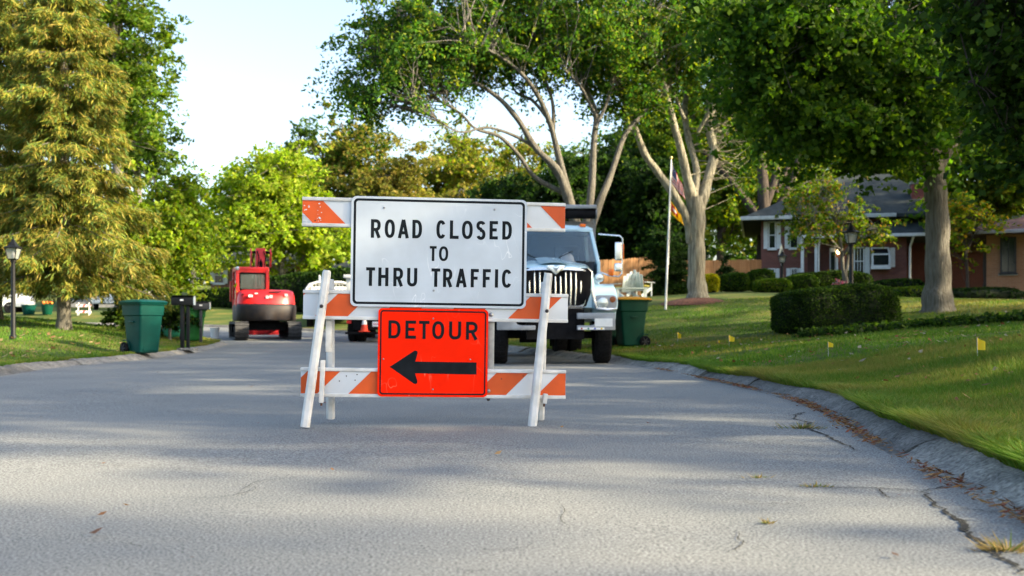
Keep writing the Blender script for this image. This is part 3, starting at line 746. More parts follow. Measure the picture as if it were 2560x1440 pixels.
# ---------------------------------------------------------------- dump truck
TZ = 17.6; TX = (1391-1280)/FPX*TZ
trk = empty('dump_truck', (TX, TZ, float(Rz(TZ))), RAD(3.5), 'pale blue-white dump truck with a chrome barred grille parked facing us', 'truck')
def hoodsec(y, k, top, bot, w):
    h = [(1.0, 0), (1.02, .55), (.97, .78), (.80, .92), (.45, .985), (0, 1.0)]
    pts = [(w*a, y, bot+(top-bot)*c) for a, c in h] + [(-w*a, y, bot+(top-bot)*c) for a, c in reversed(h[:-1])]
    return pts
b = MB(); b.loft([hoodsec(.20, 0, 1.70, 1.0, .64), hoodsec(.27, 0, 1.745, .98, .68), hoodsec(.8, 0, 1.82, .95, .76), hoodsec(1.4, 0, 1.90, .95, .86), hoodsec(1.78, 0, 1.93, .95, .92)])
hood = b.build('hood', M_truckw, trk, angle=50)
b = MB(); b.grid(lambda u, v: ((u-.5)*.52*(1-.1*v), .26+1.4*v, 1.762+.19*v+.022*math.sin(math.pi*u)), 6, 8); b.build('hood_bulge', M_truckw, hood)
# grille: dark backing, chrome surround, bars
def gsurf(x): return 0.165 + 0.10*(x/0.64)**2
GP_o = [(-.66, 1.62), (-.58, 1.685), (-.2, 1.70), (-.1, 1.685), (0, 1.60), (.1, 1.685), (.2, 1.70), (.58, 1.685), (.66, 1.62), (.64, 1.25), (.56, 1.03), (.46, .985), (-.46, .985), (-.56, 1.03), (-.64, 1.25)]
gr = MB(); gr.prism([(x*.97, z) for x, z in GP_o], .19, .21); grl = gr.build('grille', M_dark, trk)
b = MB(); n = len(GP_o)
cin = [(x*.9, 1.34+(z-1.34)*.87) for x, z in GP_o]
vs_ = [(x, gsurf(x)-.03, z) for x, z in GP_o] + [(x, gsurf(x)-.045, z) for x, z in cin] + [(x, gsurf(x)+.05, z) for x, z in GP_o] + [(x, gsurf(x)+.05, z) for x, z in cin]
fs_ = []
for k in range(n):
    k2 = (k+1) % n; fs_ += [(k, k2, n+k2, n+k), (2*n+k, 3*n+k, 3*n+k2, 2*n+k2), (k, 2*n+k, 2*n+k2, k2), (n+k, n+k2, 3*n+k2, 3*n+k)]
b.add(vs_, fs_); b.build('grille_surround', M_chrome, trk, angle=45)
for k in range(13):
    x = -.54 + 1.08*k/12; zt = 1.61 if abs(x) > .12 else 1.54; zb = 1.045 if abs(x) < .42 else 1.10
    b = MB(); b.tube([(x*.97, gsurf(x)+.005, zb), (x, gsurf(x)-.022, (zb+zt)/2), (x, gsurf(x)+.005, zt)], [.013, .016, .013], 8); b.build('grille_bar', M_chrome, grl)
b = MB(); b.prism([(-.17, 1.725), (-.06, 1.735), (0, 1.70), (.06, 1.735), (.17, 1.725), (.03, 1.585), (0, 1.565), (-.03, 1.585)], .08, .13); em = b.build('emblem', M_chrome, trk, bevel=.008)
b = MB(); b.prism([(-.06, 1.70), (0, 1.675), (.06, 1.70), (0, 1.61)], .074, .079); b.build('emblem_core', mat('emblem_grey', (.25, .28, .32), rough=.4), em)
# fenders with wheel arches, headlights
for sx in (-1, 1):
    arch = [(1.0 + .61*math.cos(RAD(a)), .54 + .61*math.sin(RAD(a))) for a in range(20, 161, 14)]
    poly = [(.20, .98), (.17, 1.08), (.22, 1.20), (.38, 1.34), (.62, 1.42), (1.1, 1.45), (1.7, 1.46), (1.76, 1.40), (1.76, .78)] + arch + [(.34, .93)]
    b = MB(); b.prism(poly, sx*.66, sx*1.10, 'yz'); fd = b.build('fender', M_truckw, trk, bevel=.05, seg=3, angle=60)
    b = MB(); b.prism(rrect(-.20, .20, -.115, .125, .08), -.04, .05); hl = b.build('headlight', M_grey, trk, loc=(sx*.87, .165, 1.09), bevel=.01)
    b = MB(); b.lathe([(.02, -.03), (.085, -.022), (.105, .0), (.11, .03)], 20, (-sx*.055, -.045, -.01), 'y'); b.build('lamp_lens', M_lens, hl)
    b = MB(); b.lathe([(.01, -.02), (.05, -.015), (.065, .02)], 16, (sx*.125, -.035, .05), 'y'); b.build('turn_signal', mat('dim_amber', (.25, .07, .015), rough=.3), hl)
    b = MB(); b.tube([(sx*.63, .13, 1.32), (sx*.68, .12, 1.1), (sx*.72, .12, .99), (sx*.9, .12, .965), (sx*1.06, .16, .98)], .028, 8); b.build('lamp_trim', M_chrome, trk)
    # bumper half
    b = MB(); b.prism([(sx*1.02, .61), (sx*1.02, .905), (sx*.36, .905), (sx*.36, .80), (sx*.64, .80), (sx*.70, .77), (sx*.68, .71), (sx*.60, .69), (sx*.36, .69), (sx*.36, .61)], -.02, .10); bm_ = b.build('bumper', M_grey, trk, bevel=.012)
    if sx == 1:
        b = MB(); b.box(.66, .97, -.028, -.0235, .67, .81); pl = b.build('bumper_placard', mat('placard_white', (.72, .74, .74), rough=.5), bm_)
        b = MB(); b.box(.37, .83, -.028, -.0235, .617, .655); b.build('marker_strip', M_whitep, bm_)
        for k, (c, nm) in enumerate((((.4, .02, .02), 'dot_red'), ((.02, .2, .15), 'dot_green'), ((.03, .08, .5), 'dot_blue'), ((.8, .55, .02), 'dot_yellow'))):
            b = MB(); x = .42 + .115*k; b.box(x, x+.028, -.033, -.0285, .622, .65); b.build('marker_dot', mat(nm, c, rough=.4), bm_)
    # mirrors
    o = MB(); x0 = sx*1.02
    o.tube([(x0, 2.0, 2.44), (sx*1.42, 1.9, 2.40), (sx*1.47, 1.9, 2.35), (sx*1.46, 1.9, 1.68), (sx*1.40, 1.9, 1.62), (sx*1.22, 1.93, 1.64), (x0, 1.97, 1.72)], .016, 8); mr = o.build('mirror_arm', M_chrome, trk)
    b = MB(); b.box(sx*1.32, sx*1.45, 1.86, 1.94, 1.93, 2.28); b.build('mirror_head', M_chrome, mr, bevel=.03, seg=3)
    b = MB(); b.box(sx*1.31, sx*1.45, 1.86, 1.94, 1.72, 1.88); b.build('convex_mirror', M_chrome, mr, bevel=.03, seg=3)
    b = MB(); b.box(sx*1.473, sx*1.495, 1.87, 1.94, 1.95, 2.24); b.build('side_marker', M_amber, mr, bevel=.008)
    b = MB(); b.box(sx*1.20, sx*1.29, 1.86, 1.93, 1.64, 1.76); b.build('arm_marker', M_amber, mr, bevel=.01)
    b = MB(); b.lathe([(.01, -.04), (.06, -.03), (.085, .02), (.06, .05)], 14, (sx*.86, .75, 1.55), 'y'); b.tube([(sx*.86, .75, 1.55), (sx*.84, .8, 1.42)], .012, 6); b.build('fender_mirror', M_chrome, trk)
# cab shell
b = MB(); b.box(-1.02, 1.02, 1.80, 3.4, .85, 1.60); b.build('cab_base', M_truckw, trk, bevel=.03)
for sx in (-1, 1):
    b = MB(); b.prism([(1.80, 1.60), (1.80, 1.90), (3.40, 1.90), (3.40, 1.60)], sx*.97, sx*1.03, 'yz'); dr = b.build('door', M_truckw, trk, bevel=.01)
    b = MB(); b.box(sx*1.035, sx*1.06, 2.9, 3.1, 1.66, 1.70); b.build('door_handle', M_chrome, dr)
    b = MB(); b.beam((sx*.985, 1.83, 1.88), (sx*.90, 2.24, 2.53), .07, .07); b.build('windshield_pillar', M_truckw, trk, bevel=.012)
    b = MB(); b.beam((sx*.985, 3.34, 1.88), (sx*.93, 3.30, 2.53), .07, .14); b.build('rear_pillar', M_truckw, trk, bevel=.012)
    b = MB(); b.add([(sx*.99, 1.95, 1.90), (sx*.99, 3.28, 1.90), (sx*.935, 3.24, 2.52), (sx*.925, 2.30, 2.52)], [(0, 1, 2, 3)]); b.build('side_window', M_glass, trk, smooth=False)
def roofsec(y, w, z0, z1):
    return [(-w, y, z0), (-w, y, z0+(z1-z0)*.5), (-w*.9, y, z0+(z1-z0)*.85), (-w*.4, y, z1), (w*.4, y, z1), (w*.9, y, z0+(z1-z0)*.85), (w, y, z0+(z1-z0)*.5), (w, y, z0)]
b = MB(); b.loft([roofsec(2.17, .92, 2.50, 2.56), roofsec(2.26, .95, 2.51, 2.63), roofsec(2.6, .97, 2.51, 2.68), roofsec(3.42, .97, 2.51, 2.66)]); rf = b.build('cab_roof', M_truckw, trk, angle=50)
for x in (-.75, -.2, 0, .2, .75):
    b = MB(); b.box(x-.055, x+.055, 2.22, 2.34, 2.60 if abs(x) > .5 else 2.64, 2.66 if abs(x) > .5 else 2.70); b.build('roof_marker_light', M_amber, rf, bevel=.012)
b = MB(); b.grid(lambda u, v: ((u-.5)*2*(.95-.06*v), 1.80+.42*v-.10*(1-(2*u-1)**2), 1.905+.62*v), 10, 6); ws = b.build('windshield', M_glass, trk)
for sx in (-1, 1): b = MB(); b.tube([(sx*.12, 1.74, 1.92), (sx*.5, 1.80, 2.10)], .009, 5); b.build('wiper_arm', M_dark, ws)
b = MB(); b.box(-.95, .95, 3.3, 3.36, 1.6, 2.52); b.build('cab_back', M_seat, trk)
b = MB(); b.box(-.93, .93, 1.86, 2.3, 1.60, 1.90); b.build('dashboard', M_seat, trk, bevel=.04)
for sx in (-.5, .5):
    b = MB(); b.box(sx-.25, sx+.25, 2.8, 3.0, 1.6, 2.28); b.build('seat', M_seat, trk, bevel=.06)
b = MB(); b.lathe([(.20, -.012), (.22, 0), (.20, .012), (.18, 0)], 20, (0, 0, 0), 'z'); b.build('steering_wheel', M_dark, trk, loc=(.48, 2.42, 1.98), rot=(RAD(30), 0, 0))
# chassis, axles, tank
b = MB()
for sx in (-.42, .42): b.box(sx-.05, sx+.05, .1, 7.6, .62, .90)
for y in (.35, 1.9, 3.6, 5.6, 7.4): b.box(-.42, .42, y-.06, y+.06, .66, .86)
b.box(-.50, .50, .12, .30, .45, .98); b.box(-.55, .55, .5, 1.7, .55, 1.05)
b.build('chassis', M_dark, trk)
b = MB(); b.cyl((-.95, 1.0, .52), (.95, 1.0, .52), .07, n=10); b.build('axle', M_dark, trk); b = MB(); b.cyl((-.95, 5.6, .52), (.95, 5.6, .52), .10, n=10); b.cyl((-.25, 5.6, .52), (.25, 5.6, .52), .22, n=12); b.build('axle', M_dark, trk)
b = MB(); b.cyl((-.95, 2.2, .75), (-.95, 3.5, .75), .28, n=16); b.build('fuel_tank', M_chrome, trk)
for sx in (-1, 1):
    wheel(trk, sx*.93, 1.0, .52, .52, .29).rotation_euler = (0, 0, RAD(-3))
    wheel(trk, sx*.98, 5.6, .52, .52, .27); wheel(trk, sx*.66, 5.6, .52, .52, .27)
    b = MB(); b.box(sx*.50, sx*1.12, 6.3, 6.32, .2, 1.0); b.build('mud_flap', M_dark, trk)
# dump body and tarp roller
M_body = mat('dump_body_grey', (.16, .17, .18), rough=.5, metal=.2, var=.2)
b = MB(); b.box(-1.20, 1.20, 3.62, 3.70, 1.05, 2.85); b.box(-1.20, -1.14, 3.70, 7.7, 1.05, 2.45); b.box(1.14, 1.20, 3.70, 7.7, 1.05, 2.45); b.box(-1.14, 1.14, 3.70, 7.7, 1.0, 1.08); b.box(-1.14, 1.14, 7.64, 7.7, 1.08, 2.45)
for y in (4.3, 5.1, 5.9, 6.7, 7.4): b.box(1.20, 1.26, y-.05, y+.05, 1.1, 2.4); b.box(-1.26, -1.20, y-.05, y+.05, 1.1, 2.4)
b.build('dump_body', M_body, trk, bevel=.01)
b = MB(); b.cyl((-1.16, 3.42, 2.98), (1.16, 3.42, 2.98), .10, n=14); tp = b.build('tarp_roll', M_dark, trk)
b = MB(); b.box(-1.18, 1.18, 3.30, 3.62, 3.08, 3.16); b.build('tarp_housing', M_grey, trk, bevel=.02)
for sx in (-1, 1): b = MB(); b.beam((sx*1.16, 3.5, 2.80), (sx*1.16, 3.45, 3.1), .05, .10); b.lathe([(.03, -.02), (.11, -.01), (.11, .02), (.03, .03)], 14, (sx*1.17, 3.42, 2.98), 'x'); b.build('tarp_bracket', M_body, trk)
# hard hat on the dashboard
hm = Matrix.Translation((TX, TZ, float(Rz(TZ)))) @ Matrix.Rotation(RAD(3.5), 4, 'Z') @ Matrix.Translation((.42, 2.02, 1.90))
hat = empty('hard_hat', label='white hard hat lying on the dump truck dashboard', cat='helmet'); hat.matrix_world = hm
b = MB(); b.lathe([(.135, 0), (.135, .04), (.125, .09), (.10, .135), (.06, .165), (.01, .175)], 20); sh_ = b.build('shell', M_whitep, hat)
b = MB(); b.lathe([(.10, .0), (.165, -.0), (.165, .012), (.10, .014)], 20); b.build('brim', M_whitep, hat)
b = MB(); b.box(-.015, .015, -.11, .11, .10, .185); b.build('ridge', M_whitep, sh_, bevel=.012)

# ---------------------------------------------------------------- mini excavator, seen from behind
EZ = 35.5; EX = PX(661, EZ)
exc = empty('excavator', (EX, EZ, float(Rz(EZ))), RAD(20), 'red tracked excavator standing in the road with its boom raised', 'excavator')
for sx in (-1, 1):
    x0 = sx*.87; b = MB(); L = 1.35; r = .29
    path = [(-L + .3 + -r*math.sin(RAD(a)), r + -r*math.cos(RAD(a))) for a in range(0, 181, 20)] + [(L-.3 + r*math.sin(RAD(a)), r + r*math.cos(RAD(a))) for a in range(0, 181, 20)]
    n = len(path)
    outer = [(x0, yy, zz) for yy, zz in path]
    secs = []
    for yy, zz in path: 
        cy = max(-L+.3, min(L-.3, yy)); d = Vector((yy-cy, zz-r)); d = d.normalized() if d.length > 1e-6 else Vector((0, 1))
        secs.append([(x0-.22, yy, zz), (x0+.22, yy, zz), (x0+.22, yy-d.x*.06, zz-d.y*.06), (x0-.22, yy-d.x*.06, zz-d.y*.06)])
    secs.append(secs[0]); b.loft(secs, caps=False); tr = b.build('track', M_track, exc, angle=30)
    per = [np.array(p) for p in path]; per.append(per[0]); per = np.array(per); d = np.concatenate([[0], np.cumsum(np.linalg.norm(np.diff(per, axis=0), axis=1))])
    nb = 46; b = MB()
    for k in range(nb):
        s_ = d[-1]*k/nb; yy, zz = np.interp(s_, d, per[:, 0]), np.interp(s_, d, per[:, 1])
        cy = max(-L+.3, min(L-.3, yy)); dv = Vector((0, yy-cy, zz-r)); dv = dv.normalized() if dv.length > 1e-6 else Vector((0, 0, 1))
        tn = dv.cross(Vector((1, 0, 0))); c = Vector((x0, yy, zz)) + dv*.012
        b.beam(c - Vector((.225, 0, 0)), c + Vector((.225, 0, 0)), .045, .03, up=dv)
    b.build('track_grousers', M_track, tr, smooth=False)
    b = MB(); b.box(x0-.10, x0+.10, -L+.3, L-.3, .18, .42)
    for yy in (-1.05, 1.05): b.cyl((x0-.16, yy, r), (x0+.16, yy, r), .22, n=16)
    for yy in (-.6, -.2, .2, .6): b.cyl((x0-.16, yy, .14), (x0+.16, yy, .14), .09, n=10)
    b.build('track_frame', M_dark, exc)
b = MB(); b.box(-.66, .66, -.55, .55, .30, .56); b.cyl((0, 0, .5), (0, 0, .70), .52, n=24); b.build('undercarriage', M_dark, exc)
def ring(zs, w0, yb, yf, r_): 
    # plan outline: rounded tail towards the camera (-y)
    pts = []
    for k in range(13):
        t = math.pi*k/12; pts.append((-math.cos(t)*w0, yb + (1-math.sin(t))*r_))
    pts += [(w0, yf), (-w0, yf)]
    return [(x, y, zs) for x, y in pts]
b = MB(); b.loft([ring(.62, .98, -1.02, .9, .45), ring(.66, 1.0, -1.08, .9, .5), ring(1.10, 1.0, -1.12, .9, .5), ring(1.18, .98, -1.06, .9, .48)]); b.build('counterweight', M_counter, exc, angle=50)
b = MB(); b.loft([ring(1.19, .97, -1.04, .9, .48), ring(1.45, .95, -.98, .9, .46), ring(1.62, .92, -.88, .9, .44), ring(1.68, .82, -.75, .9, .4)]); eh = b.build('engine_hood', M_red, exc, angle=50)
for (x, z, w, h) in ((-.56, 1.46, .07, .04), (-.02, 1.42, .05, .05), (.10, 1.44, .05, .05), (.62, 1.50, .05, .04), (-.38, 1.54, .05, .02)):
    yb_ = -1.04 + .48*(1-math.sqrt(max(0, 1-(x/.97)**2))) - .0; b = MB(); b.box(x-w, x+w, yb_-.012, yb_+.05, z-h, z+h); b.build('decal', mat('decal_white', (.75, .72, .72), rough=.4), eh)
b = MB()
for k in range(7): b.box(-.83, -.73, -.76, -.70, 1.24+.045*k, 1.262+.045*k)
b.build('vent_louvres', M_dark, eh)
b = MB(); b.box(.05, .45, -.965, -.90, 1.585, 1.62); b.build('lettering_strip', M_counter, eh)
# cab on the left
cx0, cx1, cy0, cy1 = -1.0, .10, -.45, .95
cab = MB()
for (x, y) in ((cx0+.06, cy0+.06), (cx1-.05, cy0+.06), (cx0+.06, cy1-.06), (cx1-.05, cy1-.06)): cab.box(x-.06, x+.06, y-.06, y+.06, .85, 2.42)
cab.box(cx0, cx1, cy0, cy1, 2.33, 2.46); cab.box(cx0, cx1, cy0+.01, cy0+.10, 1.10, 1.70); cab.box(cx0+.01, cx1-.01, cy0+.01, cy0+.11, 2.22, 2.40); cab.box(cx0+.02, cx1-.02, cy0+.05, cy1-.05, .80, .95)
cb = cab.build('cab', M_red, exc, bevel=.03, seg=3)
b = MB(); b.prism(rrect(cx0+.15, cx1-.13, 1.70, 2.22, .06), cy0+.025, cy0+.04); rw = b.build('rear_window', mat('cab_glass', (.10, .16, .16), rough=.05, alpha=.55, spec=.9), cb)
n = 28; b = MB(); o_ = rrect(cx0+.10, cx1-.08, 1.65, 2.27, .08); i_ = rrect(cx0+.16, cx1-.14, 1.71, 2.21, .05); n = len(o_)
b.add([(x, cy0+.004, z) for x, z in o_]+[(x, cy0+.004, z) for x, z in i_], [(k, (k+1) % n, n+(k+1) % n, n+k) for k in range(n)]); b.build('window_seal', M_dark, cb, smooth=False)
b = MB(); b.prism([(cy0+.12, 1.0), (cy1-.12, 1.0), (cy1-.12, 2.30), (cy0+.12, 2.30)], cx0+.045, cx0+.055, 'yz'); b.build('door_window', M_glassd, cb)
b = MB(); b.prism([(cy0+.12, 1.0), (cy1-.12, 1.0), (cy1-.12, 2.30), (cy0+.12, 2.30)], cx1-.06, cx1-.05, 'yz'); b.build('side_window', mat('cab_glass', (.1, .16, .16)), cb)
b = MB(); b.box(-.75, -.2, .0, .2, 1.0, 1.75); b.build('operator_seat', M_seat, cb, bevel=.06)
b = MB(); b.lathe([(.02, -.03), (.06, -.02), (.07, .03)], 12, (cx0+.06, cy0-.01, 2.40), 'y'); b.build('work_lamp', M_lens, cb)
b = MB(); b.box(cx0-.12, cx0-.06, .5, .62, 1.3, 2.0); b.tube([(cx0-.09, .56, 1.9), (cx0+.02, .6, 2.1)], .015, 6); b.build('cab_mirror', M_red, cb, bevel=.02)
# boom: rises ahead of the cab, stick folded
b = MB(); bw = .17
b.prism([(.95, .95), (1.25, .90), (1.75, 2.6), (1.70, 3.20), (1.42, 3.25), (1.35, 2.65)], -.14, .20, 'yz'); bo = b.build('boom', M_redf, exc, bevel=.02)
b = MB(); b.prism([(1.75, 3.05), (2.05, 3.15), (2.95, 1.3), (2.7, 1.2)], -.05, .17, 'yz'); b.build('stick', M_redf, exc, bevel=.02)
b = MB(); b.cyl((.03, 1.12, 1.9), (.03, 1.36, 2.75), .06, n=10); b.cyl((.03, 1.36, 2.7), (.03, 1.5, 3.15), .035, n=10); b.build('boom_cylinder', M_dark, bo)
for x in (-.33, .36):
    b = MB(); b.prism([(1.38, 2.60), (1.62, 2.55), (1.68, 3.16), (1.50, 3.24), (1.34, 3.05)], x, x+.05, 'yz'); b.build('boom_plate', M_redf, bo, bevel=.008)
b = MB(); b.cyl((-.34, 1.52, 3.1), (.42, 1.52, 3.1), .05, n=10); b.tube([(-.20, 1.30, 2.4), (-.28, 1.25, 2.8), (-.20, 1.35, 3.1)], .025, 6); b.build('pivot_pin', M_dark, bo)
for x in (-.10, .13):
    b = MB(); b.tube([(x, 1.0, 1.7), (x-.04, 1.02, 2.3), (x+.05, 1.22, 2.9), (x, 1.45, 3.18), (x, 1.8, 3.2)], .022, 6); b.build('hydraulic_hose', M_dark, bo)
b = MB(); b.prism([(2.5, .5), (2.95, .55), (3.05, 1.25), (2.65, 1.3), (2.4, .9)], -.55, .25, 'yz'); b.build('bucket', M_dark, exc, bevel=.02)
b = MB(); b.box(-1.0, 1.0, 1.75, 1.83, .12, .55); b.beam((-.5, .6, .4), (-.5, 1.78, .3), .12, .1); b.beam((.5, .6, .4), (.5, 1.78, .3), .12, .1); b.build('dozer_blade', M_redf, exc)

# ---------------------------------------------------------------- white utility pickup with a mesh rack
UZ = 43.0
ut = empty('utility_pickup', (PX(822, UZ), UZ, float(Rz(UZ))), RAD(6), 'white utility pickup with a mesh rack beyond the excavator', 'truck')
M_uw = mat('utility_white', (.74, .75, .72), rough=.4, var=.08)
b = MB(); b.box(-1.0, 1.0, 0, 2.6, .62, 1.28); b.build('bed_body', M_uw, ut, bevel=.04)
b = MB(); b.box(-.92, .92, -.015, .03, .72, 1.22); tg = b.build('tailgate', M_uw, ut, bevel=.012); b = MB(); b.box(-.12, .12, -.03, -.012, 1.05, 1.13); b.build('handle', M_dark, tg)
b = MB(); b.loft([[(x, y, z) for x, z in ((-1.0, .7), (-1.0, 1.3), (-.86, 1.92), (.86, 1.92), (1.0, 1.3), (1.0, .7))] for y in (2.62, 4.2)]); b.build('cab', M_uw, ut, bevel=.05)
b = MB(); b.box(-.75, .75, 2.60, 2.625, 1.38, 1.80); b.build('rear_window', M_glassd, ut)
b = MB(); b.box(-1.0, 1.0, 4.2, 5.4, .62, 1.28); b.build('hood', M_uw, ut, bevel=.08)
b = MB(); b.box(-1.02, 1.02, -.15, .0, .50, .66); b.build('rear_bumper', M_chrome, ut, bevel=.02)
for sx in (-1, 1):
    b = MB(); b.box(sx*.90, sx*1.012, -.02, .06, .85, 1.2); b.build('tail_light', M_redl, ut, bevel=.01)
    for yy in (1.0, 4.6): wheel(ut, sx*.86, yy, .37, .37, .24)
b = MB(); pts = [(-.96, .3, 1.28), (-.96, .3, 1.75), (-.80, .3, 1.95), (-.5, .3, 2.03), (.5, .3, 2.03), (.80, .3, 1.95), (.96, .3, 1.75), (.96, .3, 1.28)]
rk = MB().tube(pts, .05, 8).build('rack_hoop', M_uw, ut)
b = MB()
for k in range(13): x = -.84 + 1.68*k/12; b.tube([(x, .3, 1.28), (x, .3, 1.98)], .010, 4)
for k in range(7): z = 1.34 + .1*k; b.tube([(-.9, .3, z), (.9, .3, z)], .010, 4)
b.build('rack_mesh', M_uw, rk)
for sx in (-1, 1): b = MB(); b.beam((sx*.93, .3, 1.28), (sx*.93, 2.5, 1.30), .05, .10); b.beam((sx*.93, 2.4, 1.3), (sx*.93, 2.4, 2.0), .05, .05); b.build('rack_rail', M_uw, rk)
b = MB(); b.cyl((-.45, .8, 2.03), (-.45, .8, 2.35), .05, .03, n=8); b.build('beacon_post', M_uw, ut)
b = MB(); b.box(-.7, .5, .6, 1.6, 1.285, 1.62); tag(b.build('brick_pallet', mat('brick_stack', (.45, .22, .14), rough=.9, var=.4, vscale=14, color2=(.55, .5, .45)), None, loc=(0, 0, 0)), 'pinkish stacked blocks carried on the white pickup bed', 'blocks').matrix_world = ut.matrix_basis.copy()

# ---------------------------------------------------------------- dark work truck with the traffic cone on its bumper
DZ = 32.6
dk = empty('work_truck', (PX(940, DZ), DZ, float(Rz(DZ))), RAD(-2), 'dark flatbed work truck seen from behind past the barricade', 'truck')
b = MB(); b.box(-1.0, 1.0, 0, 3.0, .78, .92); b.box(-.42, .42, 0, 5.0, .45, .75); b.build('flatbed', M_dark, dk, bevel=.01)
b = MB(); b.box(-.72, .72, -.08, .02, .40, .72); b.box(-.95, .95, -.22, 0, .26, .33); b.build('rear_bumper', M_dark, dk, bevel=.01)
b = MB(); b.box(-.10, .20, -.095, -.083, .50, .66); lp = b.build('licence_plate', mat('plate_white', (.75, .74, .78), rough=.4), dk)
b = MB()
for k in range(6): b.box(-.07+.04*k, -.045+.04*k, -.100, -.0955, .555, .605)
b.build('plate_characters', mat('plate_pink', (.55, .2, .25), rough=.5), lp)
b = MB(); b.box(-1.0, -.55, .3, 2.4, .93, 1.55); b.build('side_toolbox', mat('toolbox_grey', (.10, .11, .12), rough=.5), dk, bevel=.02)
b = MB(); b.box(-.98, -.72, .1, .5, 1.552, 2.05); b.build('equipment_case', M_uw, dk, bevel=.02)
b = MB(); b.box(-1.05, -.60, .0, .6, 2.052, 2.16); b.build('case_lid', M_whitep, dk, bevel=.02)
b = MB(); b.box(-.5, .95, .6, 2.2, .93, 1.4); b.build('engine_unit', mat('unit_grey', (.2, .21, .2), rough=.6), dk, bevel=.03)
b = MB(); b.loft([[(x, y, z) for x, z in ((-.95, .6), (-.98, 1.3), (-.82, 1.9), (.82, 1.9), (.98, 1.3), (.95, .6))] for y in (3.1, 4.6)]); b.build('cab', M_dark, dk, bevel=.05)
b = MB(); b.box(-.7, .7, 3.07, 3.095, 1.35, 1.75); b.build('rear_window', M_glassd, dk)
for sx in (-1, 1):
    b = MB(); b.box(sx*.78, sx*.93, -.05, .0, .60, .70); b.build('tail_light', M_redl, dk)
    wheel(dk, sx*.90, .9, .40, .40, .24); wheel(dk, sx*.62, .9, .40, .40, .24); wheel(dk, sx*.86, 4.0, .40, .40, .24)
def cone(loc, label, h=.55):
    o = empty('traffic_cone', loc, 0, label, 'cone')
    b = MB(); b.box(-.16, .16, -.16, .16, 0, .03); b.build('base', mat('cone_red', (.75, .05, .015), rough=.5), o, bevel=.01)
    rr = lambda z: .125 - .095*z/h
    for nm, z0, z1, m in (('lower_body', .03, h*.42, mat('cone_red', (0, 0, 0))), ('reflective_band', h*.42, h*.68, M_whitep), ('upper_body', h*.68, h, mat('cone_red', (0, 0, 0)))):
        b = MB(); b.lathe([(rr(z0), z0), (rr(z1), z1)], 18); b.build(nm, m, o)
    return o
dm = dk.matrix_basis
cone(dm @ Vector((-.35, -.11, .335)), 'orange traffic cone with a white band on the dark truck bumper')

# ---------------------------------------------------------------- wheeled bins
def bin_(name, loc, rz, label, body, lid, h=1.08, open_front=False, group='wheeled rubbish bins'):
    """local: hinge and wheels at -x, front at +x"""
    o = empty(name, loc, rz, label, 'bin', group)
    def sec(z, x0, x1, w, r_=.05):
        return [(x, y, z) for x, y in rrect(x0, x1, -w, w, r_, 3)]
    b = MB(); b.loft([sec(.03, -.20, .22, .20), sec(.06, -.23, .25, .225), sec(h*.72, -.30, .325, .265), sec(h*.74, -.325, .345, .285), sec(h*.95, -.345, .37, .295)]); bd = b.build('body', body, o, angle=35)
    b = MB(); b.loft([sec(h*.935, -.37, .40, .325), sec(h*.965, -.38, .41, .335), sec(h*.966, -.36, .39, .315), sec(h*.936, -.35, .38, .305)]); b.build('rim', body, o, angle=35)
    b = MB(); b.loft([sec(h*.967, -.40, .43, .345, .08), sec(h*.985, -.41, .44, .35, .08), sec(h*1.01, -.36, .38, .31, .08), sec(h*1.035, -.20, .2, .2, .08)]); ld = b.build('lid', lid, o, angle=45)
    b = MB(); b.tube([(-.36, -.20, h*.93), (-.44, -.20, h*.95), (-.44, .20, h*.95), (-.36, .20, h*.93)], .016, 8); b.build('handle', body, o)
    for s_ in (-1, 1):
        b = MB(); b.box(-.06, .10, s_*.26, s_*.295, h*.60, h*.63); b.build('grip', body, bd, bevel=.006)
        b = MB(); b.lathe([(.03, -.03), (.115, -.03), (.13, -.015), (.13, .015), (.115, .03), (.03, .03)], 22, (0, 0, 0), 'y'); w = b.build('wheel', M_tyre, o, loc=(-.25, s_*.275, .13))
        b = MB()
        for k in range(6):
            t = RAD(60*k); b.beam((0, s_*.034, 0), (.09*math.cos(t), s_*.034, .09*math.sin(t)), .022, .012, up=(0, 1, 0))
        b.build('hub_spokes', mat('hub_black', (.03, .03, .032), rough=.5), w)
        b = MB(); b.tube([(-.25+.17*math.cos(RAD(a)), s_*.255, .13+.17*math.sin(RAD(a))) for a in range(0, 121, 20)], .012, 6); b.build('wheel_arch', body, bd)
    b = MB(); b.cyl((-.25, -.25, .13), (-.25, .25, .13), .015, n=8); b.build('axle', M_steel, o)
    b = MB(); b.box(.24, .268, -.16, .16, .08, h*.5); b.build('front_rib', body, bd, bevel=.02)
    return o
M_teal = mat('bin_teal', (.001, .050, .040), spec=.2, rough=.45, var=.15, vscale=4, bump=.06, bscale=50)
M_teal2 = mat('bin_green', (.002, .05, .028), spec=.2, rough=.45, var=.15, vscale=4, bump=.06, bscale=50)
M_grn = mat('bin_grass_green', (.008, .12, .018), rough=.45, var=.15, vscale=4)
M_mint = mat('bin_mint', (.05, .42, .28), rough=.45, var=.15, vscale=4)
M_yel = mat('lid_yellow', (.80, .36, .02), rough=.45, var=.1)
def gz(px, Z): p = GP(px, Z); return p
bin_('wheeled_bin', gz(357, 21.3) + Vector((0, 0, -.01)), RAD(-38), 'dark teal wheeled bin standing on the grass by the left kerb', M_teal, M_teal, 1.10)
bin_('wheeled_bin', gz(1576, 23.6), RAD(195), 'green wheeled bin with a yellow lid beside the dump truck', M_teal2, M_yel, 1.12)
bin_('wheeled_bin', gz(1512, 24.4), RAD(200), 'green wheeled bin half hidden behind the dump truck wheel', M_teal2, M_teal2, 1.0)
